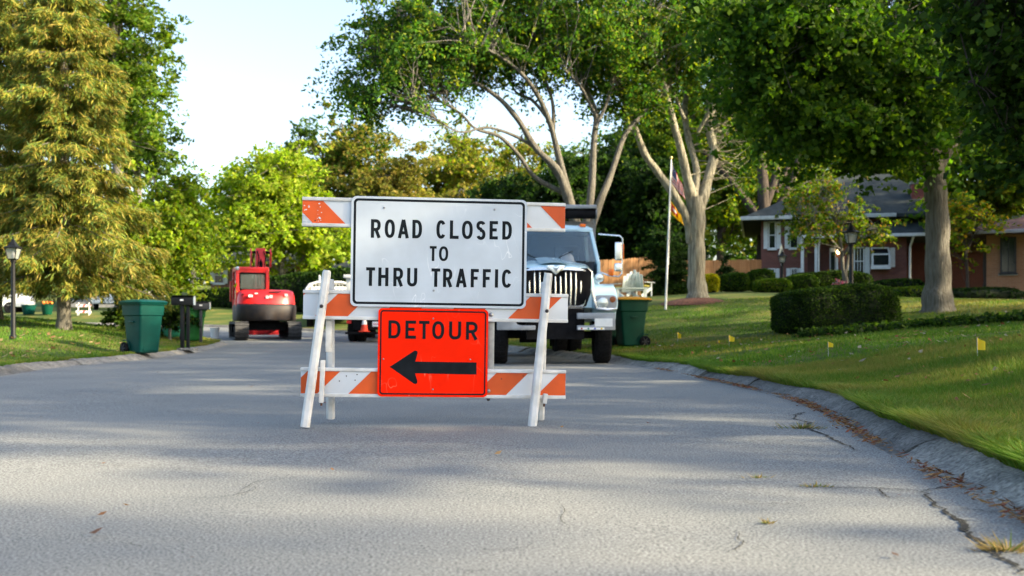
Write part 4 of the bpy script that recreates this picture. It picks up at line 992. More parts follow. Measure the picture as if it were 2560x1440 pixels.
bin_('wheeled_bin', gz(482, 29.5), RAD(-60), 'bright green wheeled bin behind the black mailbox', M_grn, M_grn, .95)
bin_('wheeled_bin', gz(432, 30.2), RAD(-60), 'pale mint wheeled bin behind the dark teal one', M_mint, M_teal, .95)

def tub(loc, label, m, r_=.30, h=.42, flowers=None):
    o = empty('plant_tub', loc, 0, label, 'tub')
    b = MB(); b.lathe([(r_*.72, 0), (r_*.76, .02), (r_*.97, h*.9), (r_*1.07, h*.92), (r_*1.07, h), (r_*.9, h), (r_*.88, h*.85), (.01, h*.84)], 20); b.build('pot', m, o)
    if flowers:
        r = random.Random(3)
        for k in range(9):
            t = r.uniform(0, 6.28); q = r.uniform(0, r_*.8); b = MB(); b.lathe([(.02, -.06), (.085, -.03), (.10, .02), (.06, .07), (.01, .08)], 10, (q*math.cos(t), q*math.sin(t), h+.05+r.uniform(0, .05))); b.build('bloom', flowers, o)
    return o
M_bloom = mat('orange_bloom', (.75, .22, .03), rough=.7, var=.3, vscale=20)
tub(gz(72, 53.5), 'low teal tub at the far left beyond the lawn', M_teal, .36, .5); tub(gz(118, 53.0), 'green tub of orange flowers left of the spruce trunk', M_teal2, .30, .52, M_bloom)
# bucket by the excavator
bk = P(540, 820, 36); bk.z = float(Rz(36)) + .0; bk.x = PX(537, 36)
o = empty('bucket', bk, 0, 'white plastic bucket on the road left of the excavator', 'bucket')
b = MB(); b.lathe([(.13, 0), (.16, .34), (.17, .34), (.17, .37), (.15, .37), (.13, .05), (.01, .05)], 18); b.build('pail', M_whitep, o); b = MB(); b.tube([(-.165, 0, .34), (-.12, -.10, .45), (.12, -.10, .45), (.165, 0, .34)], .006, 5); b.build('bail_handle', M_steel, o)

# ---------------------------------------------------------------- mailboxes
def mailbox(loc, rz, label, L=.52, w=.20, post_h=1.06, dbl=True, m=M_blackm):
    o = empty('mailbox', loc, rz, label, 'mailbox', 'mailboxes by the left kerb')
    sec = [(-w/2, 0), (w/2, 0), (w/2, w*.62)] + [(w/2*math.cos(RAD(a)), w*.62 + w/2*math.sin(RAD(a))) for a in range(15, 180, 15)] + [(-w/2, w*.62)]
    b = MB(); b.prism(sec, -L/2, L/2, 'yz'); bx = b.build('box', m, o, loc=(0, 0, post_h), bevel=.006)
    b = MB(); b.prism([(a*1.03, c*1.02-.002) for a, c in sec], L/2+.001, L/2+.014, 'yz'); b.build('door', mat('mailbox_door', (.45, .55, .6), rough=.3, metal=.2), bx, bevel=.004)
    b = MB(); b.box(-.05, .03, -w/2-.006, -w/2-.001, .10, .14); b.build('number_sticker', M_whitep, bx)
    b = MB(); b.box(-L/2, L/2+.03, -w*.55, w*.55, w*1.14, w*1.17); b.build('roof_trim', m, bx)
    b = MB(); b.box(-.06, .02, -.05, .05, 0, post_h); b.build('post', m, o, bevel=.006)
    if dbl:
        b = MB(); b.box(.08, .15, -.04, .04, 0, post_h); b.build('post', m, o, bevel=.006)
        b = MB(); b.box(-.25, .30, -.25, .25, -.02, .03); b.build('footing_slab', M_conc, o, bevel=.01)
    return o
mailbox(gz(458, 24.6), RAD(4), 'black mailbox on double posts beside the left kerb')
mailbox(gz(504, 29.2), RAD(10), 'small dark mailbox on a grey post behind the larger one', .45, .2, .95, False, mat('mailbox_dark', (.03, .032, .035), rough=.5))

# ---------------------------------------------------------------- lamp posts
M_lglass = mat('lantern_glass', (.30, .33, .31), rough=.15, var=.1, alpha=.6)
def lamp(loc, label, h, s_=1.0, style=0, lit=False, mt=M_blackm):
    o = empty('lamp_post', loc, 0, label, 'lamp', 'front yard lamp posts')
    b = MB(); b.lathe([(.075*s_, 0), (.075*s_, .06), (.048*s_, .10), (.040*s_, h-.46*s_), (.06*s_, h-.45*s_), (.06*s_, h-.42*s_), (.03*s_, h-.41*s_)], 14); b.build('pole', mt, o)
    z0 = h-.41*s_; w0, w1 = (.075*s_, .115*s_)
    b = MB(); b.loft([[(x*w, y*w, z) for x, y in ((-1, -1), (1, -1), (1, 1), (-1, 1))] for z, w in ((z0, w0*.9), (z0+.02*s_, w0))]); b.build('lantern_base', mt, o)
    b = MB(); b.loft([[(x*w*.93, y*w*.93, z) for x, y in ((-1, -1), (1, -1), (1, 1), (-1, 1))] for z, w in ((z0+.021*s_, w0), (z0+.24*s_, w1))]); b.build('lantern_glass', M_lglass, o, smooth=False)
    for x, y in ((-1, -1), (1, -1), (1, 1), (-1, 1)): b = MB(); b.beam((x*w0, y*w0, z0+.02*s_), (x*w1, y*w1, z0+.24*s_), .014*s_, .014*s_); b.build('lantern_bar', mt, o)
    b = MB(); b.lathe([(w1*1.7, z0+.238*s_), (w1*1.72, z0+.25*s_), (w1*.95, z0+.29*s_), (w1*.55, z0+.36*s_), (w1*.22, z0+.41*s_), (.012*s_, z0+.44*s_), (.012*s_, z0+.47*s_), (.002, z0+.49*s_)], 4 if style == 0 else 8); b.build('lantern_roof', mt, o, rot=(0, 0, RAD(45)), angle=25)
    b = MB(); b.lathe([(.012, z0+.03*s_), (.03*s_, z0+.06*s_), (.032*s_, z0+.13*s_), (.01, z0+.17*s_)], 10); b.build('bulb', mat('bulb_white', (.8, .8, .78), rough=.3) if not lit else mat('bulb_lit', (.9, .85, .7), emit=((1, .85, .6), 1.5)), o)
    return o
lamp(gz(33, 21.0), 'black lamp post on the left lawn by the spruce', 2.04)
lamp(gz(2128, 25.0), 'tall black lamp post rising behind the clipped hedge', 2.36, 1.15, 1)
lamp(gz(1956, 44.0), 'shaded lamp post in front of the brick house windows', 1.75, 1.2, 1)

# ---------------------------------------------------------------- flagpole and flags
FZ = 32.4; fb = gz(1664, FZ); ft = P(1678, 398, FZ)
fp = empty('flagpole', fb, 0, 'slightly leaning white flagpole beside the large pale trunk', 'flagpole')
d = ft - fb; b = MB(); b.tube([(0, 0, 0), d*.5, d], [.036, .030, .020], 10); b.build('pole', M_whitep, fp)
b = MB(); b.lathe([(.01, -.05), (.045, -.03), (.05, 0), (.03, .04), (.005, .05)], 12, d + Vector((0, 0, .05))); b.build('finial', mat('gold_ball', (.6, .45, .15), rough=.3, metal=.8), fp)
b = MB(); b.cyl(d*.97, d*.97 + Vector((.05, 0, .01)), .015, n=6); b.tube([d*.96 + Vector((.045, 0, 0)), d*.30 + Vector((.05, 0, 0))], .005, 4); b.build('halyard', M_steel, fp)
cloth = leaf_mat('flag_cloth', .25, .8, .1)
def flag(name, label, py_top, hoist, sag, fly, colf, seed, nu=30, nv=26):
    o0 = P(1678 - (py_top-398)*14/345., py_top, FZ); r = random.Random(seed); V = []; C = []
    for i in range(nu+1):
        for j in range(nv+1):
            u, v = i/nu, j/nv
            x = .035 + fly*u*(.75+.35*v) - .01*v; z = -hoist*v*(1-.15*u) - sag*u; yv = .07*math.sin(u*11+v*2.0)*(.15+u) + .03*math.sin(v*7+u*3)*u
            V.append((x, yv, z)); C.append(colf(u, v))
    F = [(i*(nv+1)+j, (i+1)*(nv+1)+j, (i+1)*(nv+1)+j+1, i*(nv+1)+j+1) for i in range(nu) for j in range(nv)]
    ob = np_mesh(name, np.array(V), np.array(F), cloth, cols=np.array(C), smooth=True, loc=o0)
    return tag(ob, label, 'flag')
def us(u, v):
    if u < .42 and v < .54: return (.70, .70, .72) if (int(u*30) % 3 == 1 and int(v*26) % 3 == 1) else (.012, .02, .10)
    return (.50, .012, .02) if int(v*12.99) % 2 == 0 else (.72, .70, .68)
def yl(u, v):
    if .12 < v < .75 and .05 < u < .62: return (.70, .66, .62) if (abs(v-.45) < .14 and abs(u-.35) < .14) else (.45, .012, .015)
    return (.75, .42, .02)
flag('flag', 'limp red and white striped flag with blue canton on the flagpole', 410, .62, .62, .40, us, 1)
flag('flag', 'yellow and red flag hanging lower on the flagpole', 500, .42, .46, .40, yl, 2)

# ---------------------------------------------------------------- small yellow utility marker flags
def ray_ground(px, py, hgt, z0=5.0, z1=45.0):
    Z = z0
    while Z < z1:
        p = P(px, py, Z)
        if p.z - H1(p.x, p.y) <= hgt: return Z
        Z += .1
    return z1
M_mark = mat('marker_yellow', (.85, .58, .01), rough=.5, var=.1)
for px, py, w, h, lb in ((2452, 859, 11, 16, 'largest yellow marker flag nearest the right edge'), (2076, 861, 7, 7, 'small yellow marker flag in front of the clipped hedge'),
        (1829, 846, 8, 8, 'square yellow marker flag on the lawn left of the hedge'), (1797, 853, 2.5, 4, 'tiniest yellow marker flag low on the lawn'), (1698, 838, 5, 8, 'yellow marker flag on the lawn nearest the bins')):
    Z = ray_ground(px, py, .17 if py != 853 else .10); c = P(px, py, Z); g0 = H1(c.x, c.y); s_ = Z/FPX
    o = empty('marker_flag', (c.x, c.y, g0), 0, lb, 'marker flag', 'yellow utility marker flags on the right lawn')
    dz = c.z-g0; b = MB(); b.tube([(-w*s_*.7, 0, -.03), (-w*s_*.85, 0, dz+h*s_)], .0035, 5); b.build('wire', M_steel, o)
    b = MB(); b.grid(lambda u, v: (w*s_*(-.85 + 1.7*u), .018*math.sin(u*5), dz + h*s_*(1-2*v)*(1-.35*u) - h*s_*.35*u), 8, 4); b.build('pennant', M_mark, o)

# ---------------------------------------------------------------- Adirondack chairs and table
M_cush = mat('cushion_yellow', (.55, .50, .12), rough=.9, var=.2)
M_chair = mat('chair_white', (.62, .70, .72), rough=.5, var=.06)
def adirondack(loc, rz, label):
    o = empty('adirondack_chair', loc, rz, label, 'chair', 'white garden chairs by the fence')
    for k in range(5):
        x = -.24 + .12*k; t = 1.0 - .12*abs(k-2)
        b = MB(); b.beam((x*.8, .30, .28), (x*1.15, .62, .28+.75*t), .105, .02, up=(0, 1, .3)); b.build('back_slat', M_chair, o, bevel=.006)
    for k in range(5): b = MB(); y = -.32+.13*k; b.box(-.29, .29, y-.055, y+.055, .38-.035*k, .40-.035*k); b.build('seat_slat', M_chair, o, bevel=.004)
    for s_ in (-1, 1):
        b = MB(); b.box(s_*.29, s_*.43, -.42, .38, .56, .585); b.build('armrest', M_chair, o, bevel=.006)
        b = MB(); b.box(s_*.30, s_*.33, -.36, -.26, 0, .56); b.build('leg', M_chair, o)
        b = MB(); b.beam((s_*.31, -.34, .36), (s_*.31, .65, .02), .03, .12); b.build('leg', M_chair, o)
    b = MB(); b.box(-.26, .26, -.30, .22, .41, .47); b.build('cushion', M_cush, o, bevel=.025)
    return o
adirondack(gz(1560, 40), RAD(200), 'left white garden chair with a yellow cushion by the fence')
adirondack(gz(1602, 40), RAD(150), 'right white garden chair leaning back by the fence')
o = empty('garden_table', gz(1578, 38.6), 0, 'low pale blue garden table before the two white chairs', 'table')
for k in range(5): b = MB(); b.box(-.6, .6, -.3+.125*k, -.19+.125*k, .40, .43); b.build('plank', M_chair, o, bevel=.004)
for x in (-.52, .52):
    for y in (-.25, .25): b = MB(); b.box(x-.035, x+.035, y-.035, y+.035, 0, .40); b.build('leg', M_chair, o)

# ---------------------------------------------------------------- far left: parked car, trestle barricade, trailer board
def car(loc, rz, label, paint):
    o = empty('parked_car', loc, rz, label, 'car')
    side = [(-2.2, .35), (-2.25, .75), (-2.1, .95), (-1.2, 1.02), (-.6, 1.45), (.9, 1.5), (1.7, 1.05), (2.15, .98), (2.25, .6), (2.2, .35)]
    b = MB(); b.prism(side, -.88, .88, 'xz'); b.build('body', paint, o, bevel=.07, seg=3)
    for s_ in (-1, 1):
        b = MB(); b.prism([(-1.05, 1.03), (-.55, 1.39), (.1, 1.42), (.1, 1.03)], s_*.881, s_*.89, 'xz'); b.build('window', M_glassd, o)
        b = MB(); b.prism([(.16, 1.03), (.16, 1.42), (.85, 1.43), (1.45, 1.05)], s_*.881, s_*.89, 'xz'); b.build('window', M_glassd, o)
        for x in (-1.4, 1.4): w = wheel(o, x, s_*.80, .32, .32, .2); w.rotation_euler = (0, 0, RAD(90))
        b = MB(); b.box(2.15, 2.27, s_*.55, s_*.80, .70, .84); b.build('headlight', M_lens, o, bevel=.02)
    return o
car(gz(-28, 58), RAD(8), 'white parked car at the left edge beyond the lawn', mat('car_white', (.72, .74, .76), rough=.25, coat=.5))
o = empty('trestle_barricade', gz(210, 52.0), RAD(10), 'small red and white trestle barricade behind the spruce trunk', 'barricade'); o.scale = (.62, .62, .62)
for x in (-.45, .45):
    for y in (-.25, .25): b = MB(); b.beam((x, y, 0), (x*.9, y*.1, 1.05), .05, .04); b.build('leg', M_whitep, o)
for z in (.30, .80):
    b = MB(); b.box(-.6, .6, -.16 if z < .5 else -.09, -.13 if z < .5 else -.06, z-.09, z+.09); bd = b.build('board', M_whitep, o)
    for k in range(3): x = -.55+.42*k; y_ = -.166 if z < .5 else -.096; b = MB(); b.prism([(x, z-.085), (x+.18, z-.085), (x+.30, z+.085), (x+.12, z+.085)], y_, y_+.004); b.build('red_stripe', mat('stripe_red', (.6, .04, .03), rough=.5), bd)
o = empty('utility_trailer', gz(262, 60), RAD(5), 'white box trailer at the far left behind the spruce', 'trailer'); o.scale = (.85, .85, .85)
b = MB(); b.box(-.9, .9, 0, 2.4, .45, 1.35); b.build('box', M_uw, o, bevel=.03); b = MB(); b.beam((.0, -.8, .45), (0, .1, .45), .08, .08); b.build('drawbar', M_dark, o)
b = MB(); b.box(-.85, -.1, -.012, -.002, .55, 1.25); b.box(.1, .85, -.012, -.002, .55, 1.25); b.build('rear_door', M_whitep, o)
for s_ in (-1, 1): wheel(o, s_*.95, 1.2, .33, .33, .2)
# ---------------------------------------------------------------- houses
def brick_mat(name, c1, c2, mortar, sc=1.0):
    m = bpy.data.materials.new(name); m.use_nodes = True; nt = m.node_tree; b = nt.nodes['Principled BSDF']
    tc = nt.nodes.new('ShaderNodeTexCoord'); sp = nt.nodes.new('ShaderNodeSeparateXYZ'); ad = nt.nodes.new('ShaderNodeMath'); cb = nt.nodes.new('ShaderNodeCombineXYZ')
    nt.links.new(tc.outputs['Object'], sp.inputs[0]); nt.links.new(sp.outputs[0], ad.inputs[0]); nt.links.new(sp.outputs[1], ad.inputs[1])
    nt.links.new(ad.outputs[0], cb.inputs[0]); nt.links.new(sp.outputs[2], cb.inputs[1])
    br = nt.nodes.new('ShaderNodeTexBrick'); br.inputs['Scale'].default_value = 4.6*sc
    br.inputs['Color1'].default_value = (*c1, 1); br.inputs['Color2'].default_value = (*c2, 1); br.inputs['Mortar'].default_value = (*mortar, 1)
    br.inputs['Mortar Size'].default_value = 0.02; br.inputs['Brick Width'].default_value = 1.0; br.inputs['Row Height'].default_value = 0.34
    nt.links.new(cb.outputs[0], br.inputs['Vector'])
    nz = nt.nodes.new('ShaderNodeTexNoise'); nz.inputs['Scale'].default_value = 1.3; nz.inputs['Detail'].default_value = 5; nt.links.new(tc.outputs['Object'], nz.inputs['Vector'])
    rp = nt.nodes.new('ShaderNodeValToRGB'); rp.color_ramp.elements[0].color = (.72, .72, .72, 1); rp.color_ramp.elements[1].color = (1.15, 1.15, 1.15, 1); nt.links.new(nz.outputs['Fac'], rp.inputs['Fac'])
    mx = nt.nodes.new('ShaderNodeMix'); mx.data_type = 'RGBA'; mx.blend_type = 'MULTIPLY'; mx.inputs[0].default_value = 1
    nt.links.new(br.outputs['Color'], mx.inputs[6]); nt.links.new(rp.outputs[0], mx.inputs[7]); nt.links.new(mx.outputs[2], b.inputs['Base Color'])
    b.inputs['Roughness'].default_value = .9
    bp = nt.nodes.new('ShaderNodeBump'); bp.inputs['Strength'].default_value = .5; bp.inputs['Distance'].default_value = .01; bp.invert = True
    nt.links.new(br.outputs['Fac'], bp.inputs['Height']); nt.links.new(bp.outputs['Normal'], b.inputs['Normal'])
    return m
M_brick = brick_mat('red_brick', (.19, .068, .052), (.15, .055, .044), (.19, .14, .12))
M_brickd = brick_mat('chimney_brick', (.24, .055, .045), (.19, .045, .038), (.2, .13, .11))
M_bricko = brick_mat('orange_brick', (.40, .195, .105), (.34, .16, .086), (.36, .27, .19))
M_shing = mat('grey_shingles', (.046, .056, .056), rough=.95, spec=.15, var=.35, vscale=2.5, bump=.5, bscale=25, color2=(.026, .033, .034))
M_shingb = mat('brown_shingles', (.15, .07, .05), rough=.9, var=.3, vscale=3, bump=.5, bscale=25, color2=(.09, .045, .035))
M_trim = mat('house_trim', (.62, .66, .66), rough=.55, var=.06)
M_gutter = mat('house_gutter', (.45, .48, .46), rough=.5)

def window(par, x0, x1, z0, z1, y, shut=0, sash=True, muntin=0, m=M_trim, sm=M_trim):
    f = .06; b = MB()
    b.box(x0-f, x1+f, y-.07, y-.003, z1, z1+f); b.box(x0-f, x1+f, y-.07, y-.003, z0-f, z0); b.box(x0-f, x0, y-.07, y-.003, z0, z1); b.box(x1, x1+f, y-.07, y-.003, z0, z1)
    w = b.build('window', m, par)
    b = MB(); b.box(x0, x1, y-.03, y-.004, z0, z1); b.build('pane', M_glassd, w)
    if sash: b = MB(); zc = (z0+z1)/2; b.box(x0, x1, y-.055, y-.031, zc-.025, zc+.025); b.build('sash_bar', m, w)
    for k in range(muntin): b = MB(); x = x0+(x1-x0)*(k+1)/(muntin+1); b.box(x-.015, x+.015, y-.05, y-.031, z0, z1); b.build('glazing_bar', m, w)
    b = MB(); b.box(x0-f-.05, x1+f+.05, y-.13, y-.003, z0-f-.07, z0-f-.002); b.build('sill', m, w)
    if shut:
        for a, c in ((x0-f-.02-shut, x0-f-.02), (x1+f+.02, x1+f+.02+shut)):
            b = MB(); b.box(a, c, y-.06, y-.003, z0-.05, z1+.05); s_ = b.build('shutter', sm, w)
            b = MB(); n = 9
            for k in range(n): z = z0 + (z1-z0)*(k+.5)/n; b.box(a+.03, c-.03, y-.072, y-.061, z-.03, z+.03)
            b.build('louvres', sm, s_)
    return w

HZ = 54.0; sH = FPX/HZ
hz0 = PZ(718, HZ)
hs = empty('brick_house', (PX(1903, HZ), HZ, hz0), RAD(-13.5), 'red brick split-level house with white shutters and dark grey roof', 'house')
hx = lambda px: (px-1903)/sH
hh = lambda py: (718-py)/sH
b = MB(); b.box(0, 6.2, 0, 9, -1.5, hh(548)); b.build('wall', M_brick, hs)
b = MB(); b.box(3.55, 7.1, -.9, .0, -1.5, hh(603)); b.box(6.25, 7.1, .0, 7.5, -1.5, hh(603)); b.build('wall', M_brick, hs)
b = MB(); b.box(7.15, 15.5, 3.0, 9, -1.5, hh(603)); b.build('wall', brick_mat('shaded_brick', (.10, .032, .025), (.08, .026, .021), (.10, .07, .06)), hs)  # recessed wing: its shade is put into a darker copy of the brick
e1 = hh(546); r1 = PZ(446, 58.5) - hz0
b = MB(); b.add([(-.95, -.9, e1), (9.6, -.9, e1), (9.6, 9.9, e1), (-.95, 9.9, e1), (4.5, 4.5, r1), (6.9, 4.5, r1), (-.95, -.9, e1-.16), (9.6, -.9, e1-.16), (9.6, 9.9, e1-.16), (-.95, 9.9, e1-.16)],
    [(0, 1, 5, 4), (1, 2, 5), (2, 3, 4, 5), (3, 0, 4), (0, 6, 7, 1), (1, 7, 8, 2), (2, 8, 9, 3), (3, 9, 6, 0), (6, 9, 8, 7)]); rf = b.build('roof', M_shing, hs, smooth=False)
b = MB(); b.box(-1.06, 6.6, -1.03, -.905, e1-.17, e1+.02); b.box(-1.06, -.955, -.905, 9.9, e1-.17, e1+.02); b.build('gutter', M_gutter, rf, bevel=.02)
e2 = hh(598); r2 = PZ(476, 57) - hz0
b = MB(); b.add([(2.0, -1.75, e2), (9.0, -1.75, e2), (16.2, 1.8, e2), (16.2, 9.8, e2), (2.0, 4.5, r2), (9.5, 4.5, r2), (2.0, -1.75, e2-.12), (9.0, -1.75, e2-.12), (16.2, 1.8, e2-.12), (16.2, 9.8, e2-.12), (2.0, 9.8, e2), (2.0, 9.8, e2-.12)],
    [(0, 1, 5, 4), (1, 2, 5), (2, 3, 5), (3, 10, 4, 5), (10, 0, 4), (0, 6, 7, 1), (1, 7, 8, 2), (2, 8, 9, 3), (10, 11, 6, 0), (3, 9, 11, 10), (6, 11, 9, 8, 7)]); rf2 = b.build('roof', M_shing, hs, smooth=False)
b = MB(); b.box(1.95, 9.02, -1.88, -1.755, e2-.14, e2+.02); b.build('gutter', M_trim, rf2, bevel=.02)
b = MB(); b.box(hx(2263), hx(2303), .9, 1.6, hh(520), hh(466)); ch = b.build('chimney', M_brickd, rf2)
b = MB(); b.box(hx(2261), hx(2305), .86, 1.64, hh(466)+.002, hh(459)); b.build('chimney_crown', M_conc, ch); b = MB(); b.box(hx(2275), hx(2299), 1.0, 1.4, hh(459)+.002, hh(448)); b.build('chimney_cap', M_steel, ch)
b = MB(); b.box(hx(2261), hx(2305), .87, .897, hh(520), hh(508)); b.build('flashing', M_dark, ch)
for a, c in ((1923, 1936), (1974, 1990)): window(hs, hx(a), hx(c), hh(620), hh(557), 0, .22)
for a, c in ((1920, 1934), (1977, 1988)): window(hs, hx(a), hx(c), hh(706), hh(674), 0, .2, sash=False, muntin=2)
# porch: columns, red door, white door, downspout, lantern, sunflower wreath
for a, c in ((1996, 2003), (2028, 2034)):
    b = MB(); b.box(hx(a), hx(c), -1.45, -1.30, -.6, e2-.13); b.build('porch_column', M_trim, hs, bevel=.015)
b = MB(); b.tube([(hx(2039), -1.70, e2-.15), (hx(2038), -1.52, e2-.45), (hx(2037), -1.50, e2-.55), (hx(2037), -1.50, -.4)], .045, 6); b.build('downspout', M_trim, hs)
b = MB(); b.box(2.0, 3.55, -1.6, 0, -.7, -.10); b.build('porch_floor', M_conc, hs)
b = MB(); b.box(2.35, 3.0, -.06, -.004, -.09, 1.75); dd = b.build('front_door', mat('door_brown_red', (.06, .018, .014), rough=.5), hs); b = MB(); b.lathe([(.01, -.05), (.03, -.03), (.02, 0)], 8, (2.93, -.06, .75), 'y'); b.build('door_knob', M_chrome, dd)
b = MB(); b.box(hx(2064), hx(2078), -1.0, -.905, -.45, hh(626)); sd_ = b.build('side_door', mat('storm_door', (.45, .46, .45), rough=.4), hs); b = MB(); b.box(hx(2066), hx(2076), -1.012, -1.002, .1, hh(636)); b.build('door_pane', M_glassd, sd_)
b = MB(); b.box(hx(2079), hx(2083), -1.02, -.905, -.45, hh(650)); b.build('door_post', M_trim, hs)
b = MB(); b.lathe([(.02, -.10), (.07, -.06), (.075, .08), (.03, .13)], 8, (hx(2083), -1.05, hh(637))); pl = b.build('porch_lantern', mat('lantern_lit', (.9, .8, .5), emit=((1, .72, .3), 4.0)), hs)
window(hs, hx(2122), hx(2141), hh(690), hh(628), -.9, .24, muntin=2)
# garden window
gx0, gx1 = hx(2160), hx(2198); b = MB()
z0, z1 = hh(672), hh(628); y = -.9
fr = 0.07
for p, q in (((gx0, y-.55, z0), (gx1, y-.55, z0)), ((gx0, y-.55, z0), (gx0, y-.55, z1-.35)), ((gx1, y-.55, z0), (gx1, y-.55, z1-.35)), ((gx0, y-.55, z1-.35), (gx1, y-.55, z1-.35)), ((gx0, y-.55, z1-.35), (gx0, y, z1)), ((gx1, y-.55, z1-.35), (gx1, y, z1)),
             ((gx0, y, z0), (gx0, y-.55, z0)), ((gx1, y, z0), (gx1, y-.55, z0)), ((gx0, y-.02, z1), (gx1, y-.02, z1)), ((gx0, y-.02, z0), (gx0, y-.02, z1)), ((gx1, y-.02, z0), (gx1, y-.02, z1))): b.beam(p, q, fr, fr)
gw = b.build('garden_window', M_trim, hs)
b = MB(); b.add([(gx0, y-.53, z0), (gx1, y-.53, z0), (gx1, y-.53, z1-.35), (gx0, y-.53, z1-.35), (gx0, y-.004, z0), (gx0, y-.004, z1), (gx1, y-.004, z0), (gx1, y-.004, z1)], [(0, 1, 2, 3), (3, 2, 7, 5), (0, 3, 5, 4), (1, 6, 7, 2)]); b.build('pane', M_glassd, gw, smooth=False)
b = MB(); b.box(gx0-.05, gx1+.05, y-.6, y-.003, z0-.16, z0-.04); b.build('shelf', M_trim, gw)
b = MB(); b.box(gx1+.08, gx1+.32, y-.05, y-.003, z0-.05, z1); b.build('shutter', M_trim, hs)
b = MB(); b.tube([(hx(2250), -1.70, e2-.14), (hx(2247), -.98, e2-.6), (hx(2246), -.96, -.6)], .06, 6); b.build('downspout', M_trim, hs)
# sunflower decoration
sf = empty('sunflower_vase', hs.matrix_basis @ Vector((hx(2051), -1.62, -.14)), 0, 'vase of yellow sunflowers on the porch of the brick house', 'flowers')
b = MB(); b.lathe([(.10, -.55), (.16, -.3), (.10, .1), (.13, .2)], 12); b.build('vase', M_seat, sf)
for x, z in ((-.16, .72), (.18, .78), (.0, .42), (.30, .72)):
    b = MB(); b.tube([(0, 0, .2), (x, -.03, z)], .012, 5); b.build('stem', mat('stem_green', (.05, .1, .02)), sf)
    b = MB(); b.lathe([(.01, -.03), (.06, -.025), (.08, 0)], 12, (x, -.07, z), 'y'); b.build('disc', mat('sunflower_brown', (.06, .03, .01)), sf)
    b = MB()
    for k in range(12): t = RAD(30*k); b.add([(x+.06*math.cos(t-.2), -.06, z+.06*math.sin(t-.2)), (x+.06*math.cos(t+.2), -.06, z+.06*math.sin(t+.2)), (x+.19*math.cos(t), -.05, z+.19*math.sin(t))], [(0, 1, 2)])
    b.build('petals', mat('sunflower_yellow', (.75, .38, .01)), sf, smooth=False)
# white diamond ornament on a stake in front of the wall
dp = gz(1953, 46); o = empty('diamond_ornament', dp, 0, 'white diamond shaped garden ornament above the shaded lamp post', 'ornament')
zt, zb_ = PZ(608, 46)-dp.z, PZ(664, 46)-dp.z; zc = (zt+zb_)/2; w = 6.5*46/FPX
out = [(0, zt), (w, zc), (0, zb_), (-w, zc)]; inn = [(0, zc+(zt-zc)*.45), (w*.45, zc), (0, zc-(zt-zc)*.45), (-w*.45, zc)]
b = MB(); vs_ = [(x, -.03, z) for x, z in out]+[(x, -.03, z) for x, z in inn]+[(x, .03, z) for x, z in out]+[(x, .03, z) for x, z in inn]
fs_ = []
for k in range(4): k2 = (k+1) % 4; fs_ += [(k, k2, 4+k2, 4+k), (8+k, 12+k, 12+k2, 8+k2), (k, 8+k, 8+k2, k2), (4+k, 4+k2, 12+k2, 12+k)]
b.add(vs_, fs_); b.build('diamond_frame', M_trim, o, smooth=False)
b = MB(); b.prism([(x*.98, zc+(z-zc)*.98) for x, z in inn], -.01, .01); b.build('diamond_panel', mat('ornament_grey', (.25, .3, .27), rough=.6), o)
b = MB(); b.cyl((0, 0, -.1), (0, 0, zb_), .02, n=6); b.build('stake', M_dark, o)

# neighbour with orange brick
NZ = 41.0; sN = FPX/NZ; nz0 = PZ(752, NZ)
nh = empty('neighbour_house', (PX(2466, NZ), NZ, nz0), RAD(-27), 'orange brick bungalow with brown roof at the right edge', 'house')
b = MB(); b.box(0, 9, 0, 9, .08, 2.68); b.build('wall', M_bricko, nh)
b = MB(); b.box(-.03, 9.03, -.03, 9.03, -1.2, .078); b.build('foundation', mat('painted_block', (.42, .45, .43), rough=.8), nh)
b = MB(); b.add([(-1.0, -1.0, 2.72), (10, -1.0, 2.72), (10, 10, 2.72), (-1.0, 10, 2.72), (4, 4.5, 4.3), (5.2, 4.5, 4.3), (-1.0, -1.0, 2.62), (10, -1.0, 2.62), (10, 10, 2.62), (-1.0, 10, 2.62)],
    [(0, 1, 5, 4), (1, 2, 5), (2, 3, 4, 5), (3, 0, 4), (0, 6, 7, 1), (1, 7, 8, 2), (2, 8, 9, 3), (3, 9, 6, 0), (6, 9, 8, 7)]); rf = b.build('roof', M_shingb, nh, smooth=False)
b = MB(); b.box(-1.09, 10, -1.09, -1.003, 2.60, 2.74); b.box(-1.09, -1.003, -1.003, 10, 2.60, 2.74); b.build('gutter', mat('gutter_lilac', (.34, .32, .36), rough=.5), rf, bevel=.02)
window(nh, .56, 1.02, 1.15, 2.46, 0, 0, sash=False, muntin=1, m=mat('dark_frame', (.03, .03, .035), rough=.5))
b = MB(); b.box(.44, 1.12, -.10, -.075, 1.0, 1.08); b.build('window_sill', M_trim, nh)
